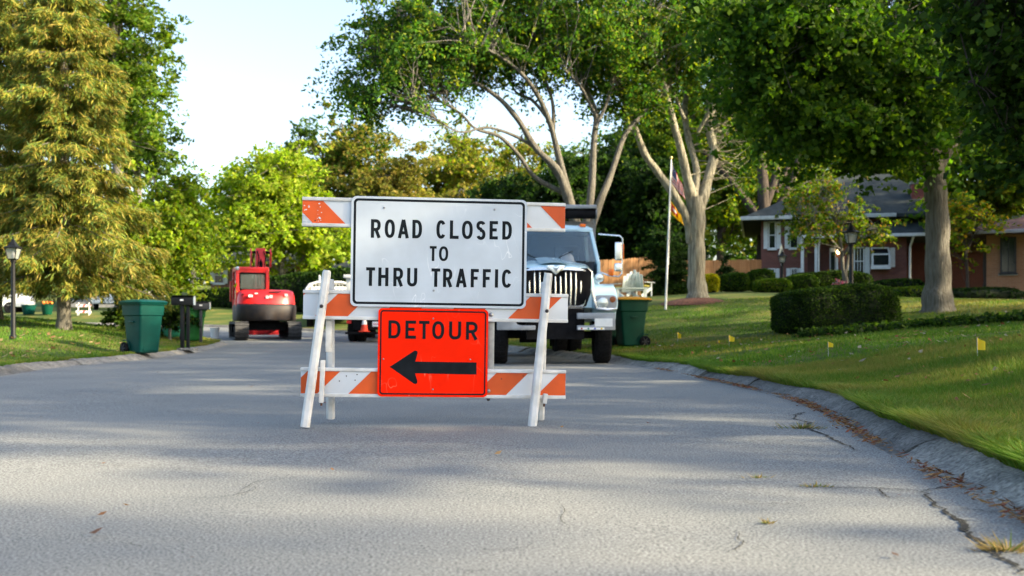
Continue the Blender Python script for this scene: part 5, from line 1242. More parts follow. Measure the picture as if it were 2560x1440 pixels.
# houses far left
def far_house(px0, px1, Z, py_base, py_eave, py_ridge, label, wallm, seed):
    s_ = FPX/Z; z0 = PZ(py_base, Z); o = empty('far_house', (PX(px0, Z), Z, z0), RAD(4), label, 'house'); w = (px1-px0)/s_; e = (py_base-py_eave)/s_; r_ = (py_base-py_ridge)/s_
    b = MB(); b.box(0, w, 0, 8, -1.5, e); b.build('wall', wallm, o)
    b = MB(); b.add([(-.7, -.8, e), (w+.7, -.8, e), (w+.7, 8.8, e), (-.7, 8.8, e), (w*.25, 4, r_), (w*.75, 4, r_), (-.7, -.8, e-.14), (w+.7, -.8, e-.14), (w+.7, 8.8, e-.14), (-.7, 8.8, e-.14)],
        [(0, 1, 5, 4), (1, 2, 5), (2, 3, 4, 5), (3, 0, 4), (0, 6, 7, 1), (1, 7, 8, 2), (2, 8, 9, 3), (3, 9, 6, 0), (6, 9, 8, 7)]); rf = b.build('roof', M_shing, o, smooth=False)
    b = MB(); b.box(-.75, w+.75, -.90, -.803, e-.15, e+.02); b.build('gutter', M_trim, rf)
    window(o, .25, .75, e-1.25, e-.35, 0, .18); window(o, w*.45, w*.45+.9, e-1.25, e-.35, 0, 0, muntin=1); window(o, w*.75, w*.75+.8, e-1.25, e-.35, 0, 0)
    return o
far_house(527, 760, 62, 738, 655, 612, 'distant brick bungalow with grey roof behind the excavator', brick_mat('far_brick', (.22, .10, .07), (.18, .08, .06), (.25, .2, .17)), 1)
far_house(842, 1020, 66, 735, 672, 636, 'distant dark roofed house behind the white sign', brick_mat('far_brick2', (.2, .12, .09), (.18, .1, .08), (.25, .2, .17)), 2)
far_house(150, 330, 66, 770, 700, 660, 'distant grey house hidden behind the spruce', mat('grey_siding', (.25, .25, .25), rough=.8), 3)

# ---------------------------------------------------------------- timber fence
M_fence = mat('fence_cedar', (.30, .155, .06), rough=.85, var=.2, vscale=5, stretch=(6, 6, .6), color2=(.20, .10, .04))
M_fence2 = mat('fence_cedar_pale', (.33, .18, .075), rough=.85, var=.2, vscale=5, stretch=(6, 6, .6), color2=(.22, .115, .05))
def fence(px0, Z0, px1, Z1, h, label):
    a = Vector((PX(px0, Z0), Z0, 0)); c = Vector((PX(px1, Z1), Z1, 0)); L = (c-a).length; d = (c-a)/L; ang = math.atan2(d.y, d.x)
    o = empty('timber_fence', (a.x, a.y, H1(a.x, a.y)), ang, label, 'fence'); n = int(L/.145); r = random.Random(int(px0)); me = []
    for v in range(2):
        b = MB(); b.prism([(-.068, 0), (.068, 0), (.068, h-.04), (.04, h), (-.04, h), (-.068, h-.04)], -.012, .012); me.append(b.build('picket', (M_fence, M_fence2)[v], o))
    base = H1(a.x, a.y)
    for k in range(n):
        p = a + d*(.145*k + .07); z = H1(p.x, p.y) - base - .03
        q = me[k] if k < 2 else me[r.randint(0, 1)].copy()
        if k >= 2: col.objects.link(q); q.parent = o
        q.location = (.145*k+.07, r.uniform(-.004, .004), z + r.uniform(-.015, .015)); q.rotation_euler = (0, r.uniform(-.008, .008), 0)
    for zz in (.35, h-.35):
        b = MB(); pts = [(L*k/8, .04, H1(*(a+d*(L*k/8)).xy) - base + zz) for k in range(9)]
        for k in range(8): b.beam(pts[k], pts[k+1], .09, .04, up=(0, 1, 0))
        b.build('rail', M_fence, o)
    return o
fence(1500, 46, 1668, 47.5, 1.75, 'sunlit tan timber fence behind the white garden chairs')
fence(1700, 48.5, 1905, 52.5, 1.55, 'shaded timber fence between the pale trunk and the brick house')
# ---------------------------------------------------------------- vegetation
L_leaf = leaf_mat('leaf', 0.52, 0.6, 0.12)
L_needle = leaf_mat('needle', 0.25, 0.6, 0.2)
M_bark = mat('bark_grey', (.20, .19, .165), rough=.95, var=.3, vscale=5, bump=1.0, bscale=9, bdist=.08, stretch=(5, 5, .55), color2=(.11, .10, .078))
M_barkp = mat('bark_pale', (.46, .43, .33), rough=.95, var=.3, vscale=4, bump=1.0, bscale=9, bdist=.09, stretch=(5, 5, .5), color2=(.17, .155, .115))
M_barkd = mat('bark_dark', (.09, .07, .055), rough=.95, var=.3, vscale=6, bump=1.0, bscale=9, bdist=.08, stretch=(5, 5, .55), color2=(.045, .036, .03))

def leaf_quads(C, size, r, aspect=.62, droop=0.0, elong=1.0, dirs=None):
    """rhombic leaves, slightly folded, centred on C"""
    n = len(C); s = size*r.uniform(.5, 1.5, n)
    d = r.normal(0, 1, (n, 3)); d[:, 2] = d[:, 2]*.6 - droop
    if dirs is not None: d = dirs + .35*d
    d /= np.linalg.norm(d, axis=1)[:, None] + 1e-9
    q = np.cross(d, r.normal(0, 1, (n, 3))); q /= np.linalg.norm(q, axis=1)[:, None] + 1e-9
    nn = np.cross(d, q); h = (s/2)[:, None]; w = (s*aspect/2)[:, None]
    V = np.stack([C-d*h, C-q*w+nn*h*.16+d*h*.1, C+d*h, C+q*w+nn*h*.16+d*h*.1], 1).reshape(-1, 3)
    b = np.arange(n)*4
    return V, np.stack([b, b+1, b+2, b+3], 1)

def pal_cols(r, n, pal, clump=None):
    pal = np.array(pal); k = r.randint(0, len(pal), n)
    c = pal[k]*r.uniform(.75, 1.25, n)[:, None]
    if clump is not None: c = c*clump[:, None]
    return c

def tree(name, label, base, limbs, blobs, leaf, pal, seed=0, bark=None, twigs=True, group=None, cat='tree', droop=.3, clump_r=.45, flat=.6, aspect=.6, mat_=None, twig_r=.012, sides=9):
    """limbs: lists of (x,y,z,r) in world space; blobs: (x,y,z, rx,ry,rz, clumps, leaves per clump)"""
    r = np.random.RandomState(seed); bark = bark or M_bark; B = Vector(base)
    o = empty(name, B, 0, label, cat, group)
    mb = MB(); nodes = []
    for L in limbs:
        pl = catmull(L, 6); k = len(pl)
        jit = np.zeros((k, 3)); jit[:, 0] = .06*np.sqrt(pl[:, 3]*.1)*np.sin(np.arange(k)*.8+r.uniform(0, 6)); jit[:, 1] = .06*np.sqrt(pl[:, 3]*.1)*np.sin(np.arange(k)*.7+r.uniform(0, 6))
        pts = pl[:, :3] + jit; pts[0] = pl[0, :3]
        mb.tube([Vector(p) - B for p in pts], [max(.006, q) for q in pl[:, 3]*(1+.05*np.sin(np.arange(k)*1.1+r.uniform(0,6)))], sides)
        nodes += [(p, q) for p, q in zip(pts, pl[:, 3])]
    NP = np.array([p for p, _ in nodes]) if nodes else np.zeros((1, 3)) + np.array(B)
    NR = np.array([q for _, q in nodes]) if nodes else np.zeros(1)
    thin = NR < max(.16, np.percentile(NR, 70)) if nodes else np.ones(1, bool)
    TP = NP[thin] if thin.any() else NP
    CC = []; CL = []
    for (x, y, z, rx, ry, rz, nc, nl) in blobs:
        g = np.clip(r.normal(0, .50, (nc, 3)), -1.15, 1.15)
        c = np.array([x, y, z]) + g*np.array([rx, ry, rz])
        for ci, gi in zip(c, g):
            m = max(4, int(nl*r.uniform(.4, 1.6))); cr = clump_r*r.uniform(.55, 1.5)
            ax = np.array([gi[0], gi[1], gi[2]*.4]) + r.normal(0, .35, 3)*np.array([1, 1, .5]); ax /= np.linalg.norm(ax) + 1e-6
            t = r.uniform(0, 1, m)**.85; Ls = 2.1*cr*r.uniform(.7, 1.3); q = ax*(Ls*(t-.35))[:, None] + r.normal(0, .30*cr, (m, 3))*(1.1-.5*t)[:, None]*np.array([1, 1, flat])
            q[:, 2] -= droop*.55*Ls*t*t
            CC.append(ci + q); CL.append(np.full(m, r.uniform(.7, 1.3)))
            if twigs:
                dd = ((TP-ci)**2).sum(1) + 2.0*np.clip(TP[:, 2]-ci[2], 0, None)**2; j = r.choice(np.argsort(dd)[:14]); p0 = TP[j]; ln = math.sqrt(((p0-ci)**2).sum())
                if .15 < ln < 3.6:
                    mid = (p0*.5+ci*.5) + r.normal(0, .13*ln, 3) + np.array([0, 0, .08*ln])
                    mb.tube([Vector(p0)-B, Vector(mid)-B, Vector(ci)-B], [min(.03, twig_r*.8+.006*ln), twig_r*.7+.002*ln, twig_r*.4], 4, caps=False)
    if mb.v:
        mb.build('trunk', bark, o, angle=60)
    C = np.concatenate(CC) - np.array(B); cl = np.concatenate(CL)
    V, F = leaf_quads(C, leaf, r, aspect, droop)
    cols = np.repeat(pal_cols(r, len(C), pal, cl), 4, axis=0)
    np_mesh('crown', V, F, mat_ or L_leaf, o, cols)
    return o

def limb(Z, pts, dz=0.0, seed=0):
    """pixel polyline (px, py, radius_px) at depth Z drifting by dz along its length"""
    out = []; n = len(pts)
    for i, p in enumerate(pts):
        z = Z + dz*(i/(n-1))**1.2; v = P(p[0], p[1], z); out.append((v.x, v.y, v.z, p[2]*z/FPX))
    return out
def blob(px, py, Z, rpx, rpy, nc, nl, rd=None):
    v = P(px, py, Z); s = Z/FPX
    return (v.x, v.y, v.z, rpx*s, (rd if rd else min(rpx, 1.4*rpy+30)*s), rpy*s, nc, nl)

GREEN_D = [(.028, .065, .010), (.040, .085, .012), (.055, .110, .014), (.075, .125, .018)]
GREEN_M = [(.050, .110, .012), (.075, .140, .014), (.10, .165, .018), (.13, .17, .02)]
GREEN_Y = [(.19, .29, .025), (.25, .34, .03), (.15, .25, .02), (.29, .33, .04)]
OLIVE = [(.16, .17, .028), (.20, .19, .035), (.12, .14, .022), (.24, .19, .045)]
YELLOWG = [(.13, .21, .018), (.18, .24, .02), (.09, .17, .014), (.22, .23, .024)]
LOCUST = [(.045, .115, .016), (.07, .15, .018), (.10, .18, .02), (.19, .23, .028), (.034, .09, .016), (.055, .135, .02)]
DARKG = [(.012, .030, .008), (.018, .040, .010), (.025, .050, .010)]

# --- pale multi-limbed honey locust, right of the flagpole
LZ = 34.0
b0 = gz(1745, LZ)
limbsB = [
    [(b0.x, b0.y, b0.z-.15, .75)] + limb(LZ, [(1745, 738, 44), (1742, 700, 37), (1741, 610, 34), (1742, 545, 35), (1737, 492, 34)]),
    limb(LZ, [(1748, 520, 26), (1766, 462, 21), (1784, 385, 18), (1771, 305, 16), (1776, 230, 12), (1803, 150, 9), (1835, 70, 6)], 1.5),
    limb(LZ, [(1730, 505, 24), (1714, 425, 18), (1690, 330, 15), (1662, 225, 13), (1640, 150, 10), (1600, 55, 6)], -1.5),
    limb(LZ, [(1730, 605, 22), (1716, 545, 19), (1675, 472, 17), (1640, 425, 15), (1610, 380, 14), (1576, 290, 11), (1540, 200, 8), (1490, 120, 5)], -.8),
    limb(LZ, [(1735, 500, 18), (1742, 425, 14), (1722, 350, 13), (1712, 260, 11), (1740, 180, 8), (1790, 100, 5)], 2.5),
    limb(LZ, [(1662, 225, 9), (1700, 140, 7), (1735, 60, 5)], 1), limb(LZ, [(1776, 290, 9), (1830, 210, 7), (1880, 150, 5), (1930, 120, 3)], 1), limb(LZ, [(1712, 300, 8), (1660, 190, 6), (1560, 110, 4)], 2),
    limb(LZ, [(1745, 330, 8), (1800, 230, 7), (1838, 165, 5), (1900, 60, 3)], -2),
]
blobsB = [blob(1660, 110, LZ-1, 160, 90, 50, 55), blob(1560, 250, LZ, 60, 40, 12, 40), blob(1600, 60, LZ, 130, 90, 62, 60), blob(1740, 40, LZ, 150, 100, 80, 60), blob(1880, 70, LZ+1, 130, 120, 75, 60), blob(1700, 160, LZ+1, 110, 60, 34, 55), blob(1830, 220, LZ+1, 90, 80, 42, 55),
          blob(1620, 230, LZ-1, 60, 50, 20, 50), blob(1890, 330, LZ+2, 60, 90, 26, 50), blob(1545, 150, LZ-1, 80, 60, 28, 50), blob(1960, 180, LZ+1, 80, 100, 40, 55), blob(1780, -60, LZ, 260, 80, 90, 60), blob(1850, 430, LZ+1, 40, 60, 9, 40)]
tree('locust_tree', 'large pale-barked locust tree with a lit trunk beside the flagpole', b0, [[(*q[:3], q[3]*.62) for q in L] for L in limbsB], [(*q[:6], int(q[6]*1.5), int(q[7]*1.25)) for q in blobsB], .125, LOCUST + [(.16, .2, .02)], 11, M_barkp, droop=.7, clump_r=.55, sides=12)
# mulch ring at its foot
b = MB(); b.lathe([(1.35, -.16), (1.15, -.05), (.85, .02), (.5, .09), (.05, .12)], 26, (0, 0, 0)); tag(b.build('mulch_ring', mat('mulch', (.11, .045, .028), rough=1, var=.4, vscale=12, bump=1, bscale=30), None, loc=b0), 'reddish mulch mound round the pale locust trunk', 'mulch', kind='stuff')

# --- spreading multi-stem locust behind the dump truck
LA = 32.0
a0 = gz(1465, LA)
limbsA = [
    [(a0.x, a0.y, a0.z-.2, .62)] + limb(LA, [(1462, 720, 40), (1455, 640, 36), (1450, 560, 32)]),
    limb(LA, [(1446, 575, 26), (1420, 500, 21), (1396, 430, 18), (1340, 370, 15), (1290, 292, 13), (1240, 240, 10), (1180, 208, 8), (1110, 235, 5)], -1.5),
    limb(LA, [(1458, 590, 22), (1476, 500, 18), (1481, 430, 16), (1486, 340, 14), (1490, 288, 12), (1468, 225, 9), (1430, 150, 7), (1400, 80, 5)], 1),
    limb(LA, [(1470, 590, 22), (1505, 492, 18), (1530, 430, 14), (1560, 342, 12), (1600, 292, 10), (1640, 245, 7), (1690, 200, 5)], 1.5),
    limb(LA, [(1440, 560, 20), (1402, 410, 15), (1372, 300, 13), (1342, 235, 11), (1300, 180, 8), (1230, 130, 6), (1150, 90, 4)], -2.5),
    limb(LA, [(1415, 485, 13), (1340, 445, 10), (1300, 392, 9), (1250, 342, 8), (1190, 322, 6), (1150, 282, 5), (1090, 245, 3)], -2),
    limb(LA, [(1385, 345, 9), (1380, 250, 8), (1352, 170, 6), (1340, 90, 4)], 0), limb(LA, [(1372, 300, 8), (1330, 250, 7), (1290, 230, 5), (1250, 150, 4)], 1.5),
    limb(LA, [(1488, 320, 9), (1520, 250, 7), (1540, 170, 5), (1530, 80, 4)], 1), limb(LA, [(1420, 480, 10), (1340, 372, 8), (1230, 320, 6), (1150, 330, 4), (1080, 290, 3), (1020, 250, 2.5)], -3),
    limb(LA, [(1490, 290, 8), (1450, 215, 6), (1412, 175, 5)], -1), limb(LA, [(1180, 210, 6), (1080, 150, 5), (980, 120, 3.5), (900, 110, 2.5)], -1),
]
blobsA = [blob(1200, 100, LA+1, 220, 90, 60, 55), blob(1420, 110, LA+1, 190, 90, 60, 55), blob(880, 190, LA, 40, 60, 10, 40), blob(960, 110, LA, 100, 90, 58, 56), blob(920, 240, LA-1, 55, 55, 20, 50), blob(1090, 60, LA-1, 120, 100, 80, 60), blob(1140, 130, LA-1, 150, 60, 62, 56), blob(1280, 50, LA, 150, 110, 95, 60), blob(1430, 40, LA, 130, 110, 80, 60),
          blob(1300, 125, LA, 120, 55, 42, 52), blob(1470, 160, LA, 90, 60, 30, 50), blob(1560, 90, LA+1, 100, 100, 50, 55), blob(1000, 215, LA-2, 75, 45, 24, 50), blob(940, 275, LA-1, 50, 40, 10, 40), blob(1060, 170, LA-2, 110, 55, 36, 50),
          blob(1250, -60, LA, 330, 70, 110, 60), blob(1540, 230, LA+1, 70, 50, 16, 44)]
tree('locust_tree', 'spreading multi-stemmed locust tree rising behind the dump truck', a0, [[(*q[:3], q[3]*.56) for q in L] for L in limbsA], [(*q[:6], int(q[6]*1.3), int(q[7]*1.2)) for q in blobsA], .125, LOCUST, 12, M_bark, droop=.7, clump_r=.55, sides=10)

# --- dark maple on the right lawn
RZ_ = 25.6
c0 = gz(2344, RZ_)
limbsC = [
    [(c0.x, c0.y, c0.z-.3, .56)] + limb(RZ_, [(2344, 760, 45), (2345, 700, 36), (2344, 600, 33), (2341, 500, 31), (2334, 430, 29), (2328, 380, 27)]),
    limb(RZ_, [(2330, 420, 20), (2290, 330, 16), (2230, 240, 13), (2140, 160, 10), (2040, 100, 7), (1930, 70, 4)], -2.5), limb(RZ_, [(2330, 400, 22), (2345, 280, 18), (2360, 150, 14), (2350, 20, 10)], 0),
    limb(RZ_, [(2338, 440, 14), (2400, 330, 12), (2470, 230, 9), (2560, 150, 6)], 1), limb(RZ_, [(2325, 400, 14), (2240, 330, 11), (2140, 300, 8), (2040, 270, 5), (1960, 280, 3)], -1), limb(RZ_, [(2320, 380, 12), (2200, 210, 9), (2100, 60, 6)], 2),
]
blobsC = [blob(1850, 60, RZ_-3, 80, 90, 30, 40), blob(1870, 200, RZ_-3, 50, 70, 12, 36), blob(2130, 345, RZ_-1, 110, 40, 26, 40), blob(2060, 310, RZ_, 110, 60, 36, 40), blob(2330, 200, RZ_+2, 200, 170, 70, 42), blob(2080, 200, RZ_+1, 200, 150, 80, 42), blob(1960, 60, RZ_-3, 130, 90, 60, 40), blob(2090, 120, RZ_-2, 150, 110, 90, 42), blob(2230, 180, RZ_-1, 150, 120, 85, 42), blob(2350, 120, RZ_, 150, 130, 80, 42), blob(2030, 260, RZ_-2, 120, 80, 55, 40), blob(2160, 295, RZ_-1, 130, 65, 55, 40),
          blob(2270, 325, RZ_-1, 90, 55, 34, 40), blob(2390, 270, RZ_, 70, 80, 26, 40), blob(1925, 180, RZ_-3, 60, 80, 20, 36), blob(2190, -40, RZ_-1, 300, 80, 100, 42), blob(2210, 370, RZ_-1, 60, 30, 12, 36), blob(2500, 80, RZ_+1, 110, 110, 40, 42), blob(1990, 350, RZ_-2, 60, 40, 12, 36)]
tree('maple_tree', 'dark green maple with a thick grey trunk on the right lawn', c0, [[(*q[:3], q[3]*.88) for q in L] for L in limbsC], [(*q[:6], int(q[6]*1.6), int(q[7]*1.4)) for q in blobsC], .128, [(.045, .105, .014), (.065, .14, .016), (.085, .165, .018), (.12, .20, .022), (.035, .085, .012)], 13, M_bark, droop=.5, clump_r=.5, aspect=.85, sides=12)
# low leafy branch of young growth beside that trunk
p0 = gz(2420, 40)
tree('young_tree', 'small yellow-green tree between the grey trunk and bungalow', p0, [[(p0.x, p0.y, p0.z, .07)] + limb(40, [(2418, 680, 4), (2410, 600, 3), (2400, 540, 2)]), limb(40, [(2414, 640, 2.5), (2440, 570, 2), (2470, 530, 1.5)])],
     [blob(2395, 520, 40, 50, 40, 36, 40), blob(2430, 560, 40, 60, 35, 30, 36), blob(2400, 620, 40, 50, 40, 16, 30), blob(2370, 560, 40, 30, 40, 10, 30)], .15, YELLOWG + [(.35, .22, .02)], 14, M_barkd, clump_r=.35)
# --- dark tree just outside the right edge
d0 = Vector((10.4, 18.5, H1(10.4, 18.5)))
limbsD = [[(d0.x, d0.y, d0.z-.1, .5), (d0.x, d0.y, d0.z+1, .36), (d0.x-.1, d0.y, d0.z+2.6, .30)], [(d0.x-.1, d0.y, d0.z+2.4, .22)] + limb(18.5, [(2640, 200, 16), (2560, 140, 10), (2480, 80, 6), (2400, 40, 4)]), [(d0.x-.1, d0.y, d0.z+2.2, .16)] + limb(18, [(2620, 280, 9), (2540, 190, 7), (2490, 195, 5), (2420, 205, 3)]),
          [(d0.x-.1, d0.y, d0.z+2.5, .2), (d0.x+.4, d0.y+.5, d0.z+4.5, .15), (d0.x+.5, d0.y+.5, d0.z+7, .08)]]
blobsD = [blob(2540, 60, 18, 130, 110, 70, 44), blob(2530, 190, 18, 80, 60, 24, 40), blob(2500, 330, 18, 45, 30, 7, 30), blob(2600, 250, 18.5, 110, 110, 60, 42), blob(2560, -80, 18, 200, 90, 70, 42), blob(2570, 400, 18, 50, 50, 12, 36), (11.5, 18.5, 7.5, 3, 3, 2.4, 90, 44), (12.5, 17, 5.2, 2.2, 2.2, 1.6, 50, 44)]
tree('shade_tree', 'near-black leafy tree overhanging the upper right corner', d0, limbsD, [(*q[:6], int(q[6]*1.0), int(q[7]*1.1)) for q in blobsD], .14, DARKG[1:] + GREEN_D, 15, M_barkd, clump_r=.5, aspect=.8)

# --- generic crowns built from irregular lobes
def auto_tree(name, label, px, Z, py_top, py_bot, wpx, leaf, pal, seed, nc=120, nl=45, bark=None, trunk_r=.22, group=None, cat='tree', clump_r=.6, base=None, lobes=9, flat=.7, droop=.3, cone=0.0, twigs=True, mat_=None):
    r = np.random.RandomState(seed); B = base or GP(px, Z); s = Z/FPX
    zt, zb = PZ(py_top, Z), PZ(py_bot, Z); H = zt-zb; W = wpx*s/2; cx = PX(px, Z)
    limbs = [[(B.x, B.y, B.z-.1, trunk_r*1.4), (B.x, B.y, B.z+.4, trunk_r*1.05), ((B.x+cx)/2, B.y, (B.z+zb)/2+.3, trunk_r), (cx, Z, zb+H*.35, trunk_r*.7), (cx+r.uniform(-.2, .2)*W, Z, zb+H*.8, trunk_r*.25)]]
    blobs = []; tot = 0; L = []
    for k in range(lobes):
        f = (k+.5)/lobes; zz = zb + H*(.14+.72*f); prof = math.sin(math.pi*min(1, .18+.78*f))**.7 if cone == 0 else (1-f*cone)
        a = r.uniform(0, 6.28)+k*2.4; off = W*prof*r.uniform(.25, .55); rr = W*prof*r.uniform(.45, .62)
        x, y = cx+off*math.cos(a), Z+off*math.sin(a)*.9; L.append((x, y, zz, rr, rr, max(H*.13, rr*.55*(H/(2*W))**.5))); tot += rr*rr
        limbs.append([(cx, Z, zb+H*max(.02, f-.25), trunk_r*.4), ((cx+x)/2, (Z+y)/2, zb+H*max(.1, f-.1), trunk_r*.25), (x, y, zz, trunk_r*.1)])
    for q in L: blobs.append((*q, max(5, int(1.7*nc*q[3]*q[3]/tot)), int(nl*1.4)))
    return tree(name, label, B, limbs, blobs, leaf*.8, pal, seed, bark or M_bark, group=group, cat=cat, clump_r=clump_r, flat=flat, droop=droop, twigs=twigs, mat_=mat_, sides=7)

# left: tall tree behind the spruce, yellow-green small tree
auto_tree('tall_tree', 'tall green tree with gaps behind the left spruce', 290, 44, -150, 400, 350, .24, GREEN_M, 31, 200, 46, lobes=14, clump_r=.62, base=GP(300, 44))
auto_tree('tall_tree', 'lower dark green tree tapering beside the tall left tree', 345, 47, 255, 480, 200, .22, GREEN_D, 32, 70, 44, lobes=7, clump_r=.6)
auto_tree('small_maple', 'yellow-green small tree drooping over the mailboxes', 395, 31, 392, 765, 325, .17, YELLOWG+GREEN_Y[:3], 33, 230, 46, lobes=11, clump_r=.42, droop=.8, trunk_r=.09)
auto_tree('bush', 'dark bush under the yellow-green tree behind the bin', 305, 31, 755, 815, 90, .14, GREEN_D, 34, 20, 40, cat='bush', lobes=4, clump_r=.25, trunk_r=.04)
auto_tree('low_branch_shrub', 'dark drooping shrub behind the mailbox posts', 425, 29, 735, 830, 110, .14, DARKG+GREEN_D, 35, 26, 40, cat='bush', lobes=5, clump_r=.25, trunk_r=.04)
# bright yellow-green maple in the middle
auto_tree('bright_maple', 'bright yellow-green rounded tree beside the excavator', 705, 58, 345, 690, 430, .30, GREEN_Y, 36, 360, 50, lobes=16, clump_r=.75, trunk_r=.2, flat=.8)
# backdrop
auto_tree('backdrop_tree', 'dark conifer peeping between the left trees', 482, 75, 420, 640, 110, .34, GREEN_D, 37, 50, 40, cone=.8, lobes=7, group='backdrop trees')
auto_tree('backdrop_tree', 'blue-green pine top left of the olive trees', 745, 84, 280, 600, 150, .36, GREEN_D, 38, 110, 40, cone=.6, lobes=7, group='backdrop trees')
auto_tree('backdrop_tree', 'olive green tree behind the bright maple', 860, 80, 250, 640, 340, .36, OLIVE+GREEN_M[:2], 39, 260, 44, lobes=11, clump_r=.9, group='backdrop trees')
auto_tree('backdrop_tree', 'brownish olive tree above the white sign', 1010, 74, 335, 680, 290, .34, OLIVE, 40, 230, 44, lobes=11, clump_r=.85, group='backdrop trees')
auto_tree('backdrop_tree', 'yellowish tree top right of the olive pair', 1170, 82, 285, 640, 280, .36, OLIVE+YELLOWG, 41, 220, 44, lobes=10, clump_r=.9, group='backdrop trees')
auto_tree('backdrop_tree', 'sunlit tree top seen through the locust limbs', 1300, 86, 285, 640, 220, .36, YELLOWG+OLIVE, 42, 120, 44, lobes=9, clump_r=.9, group='backdrop trees')
auto_tree('backdrop_tree', 'pale brown bush-like tree low behind the sign', 1140, 70, 430, 700, 200, .32, OLIVE, 43, 80, 44, lobes=8, clump_r=.8, group='backdrop trees')
auto_tree('backdrop_tree', 'low green tree behind the bright maple on its left', 560, 78, 500, 700, 150, .34, GREEN_M, 44, 50, 40, lobes=6, clump_r=.8, group='backdrop trees')
# far-off wood closing the view
r = np.random.RandomState(66); n = 5200; x = r.uniform(-80, 80, n); top = 12.5 + 2.6*snoise(x*.35, x*0, 67) + 1.2*snoise(x*1.1, x*0, 68); zc = 2 + (top-2)*r.uniform(0, 1, n)**.7; yc = 112 + r.normal(0, 3, n) + .02*np.abs(x)
q = r.normal(0, .75, (n, 14, 3)); C = (np.stack([x, yc, zc], 1)[:, None, :] + q).reshape(-1, 3); V, F = leaf_quads(C, .62, r, .6, .2)
tag(np_mesh('distant_wood', V, F, L_leaf, cols=np.repeat(pal_cols(r, len(C), GREEN_D+GREEN_M[:2]+OLIVE[:1], np.repeat(r.uniform(.7, 1.2, n), 14)), 4, axis=0)), 'far-off mass of green woodland along the horizon', 'wood', kind='stuff')
# dark evergreen mass behind the truck
for k, (px, Z, t, bt, w, lb) in enumerate(((1270, 62, 420, 720, 190, 'dark evergreen behind the right edge of the sign'), (1400, 60, 380, 730, 200, 'dark evergreen behind the locust stems'), (1530, 64, 330, 740, 210, 'tall dark evergreen left of the flagpole'), (1640, 60, 400, 740, 160, 'dark evergreen directly behind the flagpole'))):
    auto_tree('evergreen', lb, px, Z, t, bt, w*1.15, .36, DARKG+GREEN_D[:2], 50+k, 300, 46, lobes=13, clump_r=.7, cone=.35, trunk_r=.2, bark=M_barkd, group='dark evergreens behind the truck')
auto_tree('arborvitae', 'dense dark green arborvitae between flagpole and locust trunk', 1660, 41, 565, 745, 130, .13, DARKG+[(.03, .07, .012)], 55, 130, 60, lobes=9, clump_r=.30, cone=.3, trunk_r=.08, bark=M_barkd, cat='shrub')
auto_tree('arborvitae', 'small cone shaped evergreen left of the brick house', 1816, 47, 635, 715, 42, .12, DARKG, 56, 40, 44, lobes=6, clump_r=.2, cone=.85, trunk_r=.05, bark=M_barkd, cat='shrub')
# trees behind the houses on the right
for k, (px, Z, t, bt, w, pal, lb) in enumerate(((1800, 72, 180, 640, 260, YELLOWG+GREEN_M, 'sunlit tree behind the pale locust trunk'), (1960, 70, 120, 600, 280, GREEN_M+YELLOWG, 'tall tree with dark stems behind the brick house roof'), (2130, 74, 100, 560, 300, GREEN_D+YELLOWG[:2], 'tree rising behind the grey roof ridge'),
        (2300, 72, 180, 600, 260, GREEN_M+YELLOWG[:2], 'tree behind the brick chimney'), (2475, 49, 215, 560, 300, YELLOWG+GREEN_M, 'yellow-green tree above the bungalow roof'), (2600, 70, 230, 640, 240, GREEN_M, 'green tree behind the bungalow at the edge'))):
    auto_tree('rear_tree', lb, px, Z, t, bt, w*1.1, .36, pal, 60+k, 230, 46, lobes=11, clump_r=.8, bark=M_barkd, trunk_r=.3, group='trees behind the right houses')
auto_tree('backdrop_tree', 'green tree behind the evergreens above the truck', 1470, 90, 300, 640, 300, .38, GREEN_D+GREEN_M, 70, 120, 44, lobes=9, clump_r=1.0, group='backdrop trees')
for k, (px, Z, t, bt, w, pal, lb) in enumerate(((1610, 80, 190, 640, 230, GREEN_D+GREEN_M, 'tall green tree filling the gap between the two locusts'), (1720, 78, 110, 640, 240, GREEN_M+YELLOWG[:2], 'tall green tree behind the crown of the pale locust'))):
    auto_tree('rear_tree', lb, px, Z, t, bt, w, .36, pal, 160+k, 260, 46, lobes=11, clump_r=.9, bark=M_barkd, trunk_r=.3, group='trees behind the right houses')
# dark stems seen in front of that foliage
st = gz(1905, 60)
tree('bare_stemmed_tree', 'dark forked tree with leaning stems left of the brick house roof', Vector((PX(1905, 62), 62, H1(PX(1905, 62), 62))), [
    [(PX(1905, 62), 62, H1(PX(1905, 62), 62)-.1, .5)] + limb(62, [(1908, 640, 17), (1910, 520, 15), (1905, 420, 13), (1895, 330, 10), (1880, 220, 6)]), limb(62, [(1908, 560, 12), (1850, 480, 10), (1790, 410, 8), (1740, 360, 5)]), limb(62, [(1912, 520, 11), (1940, 430, 10), (1945, 330, 8), (1950, 220, 5)]),
    limb(62, [(1920, 560, 10), (1985, 440, 8), (2000, 350, 6), (2030, 250, 4)]), limb(62, [(1940, 480, 7), (1975, 400, 6), (1980, 300, 4)])],
    [blob(1880, 200, 62, 110, 80, 40, 40), blob(1980, 220, 62, 100, 80, 40, 40), blob(1790, 340, 62, 60, 50, 14, 36)], .26, GREEN_M+YELLOWG, 71, M_barkd, clump_r=.7)
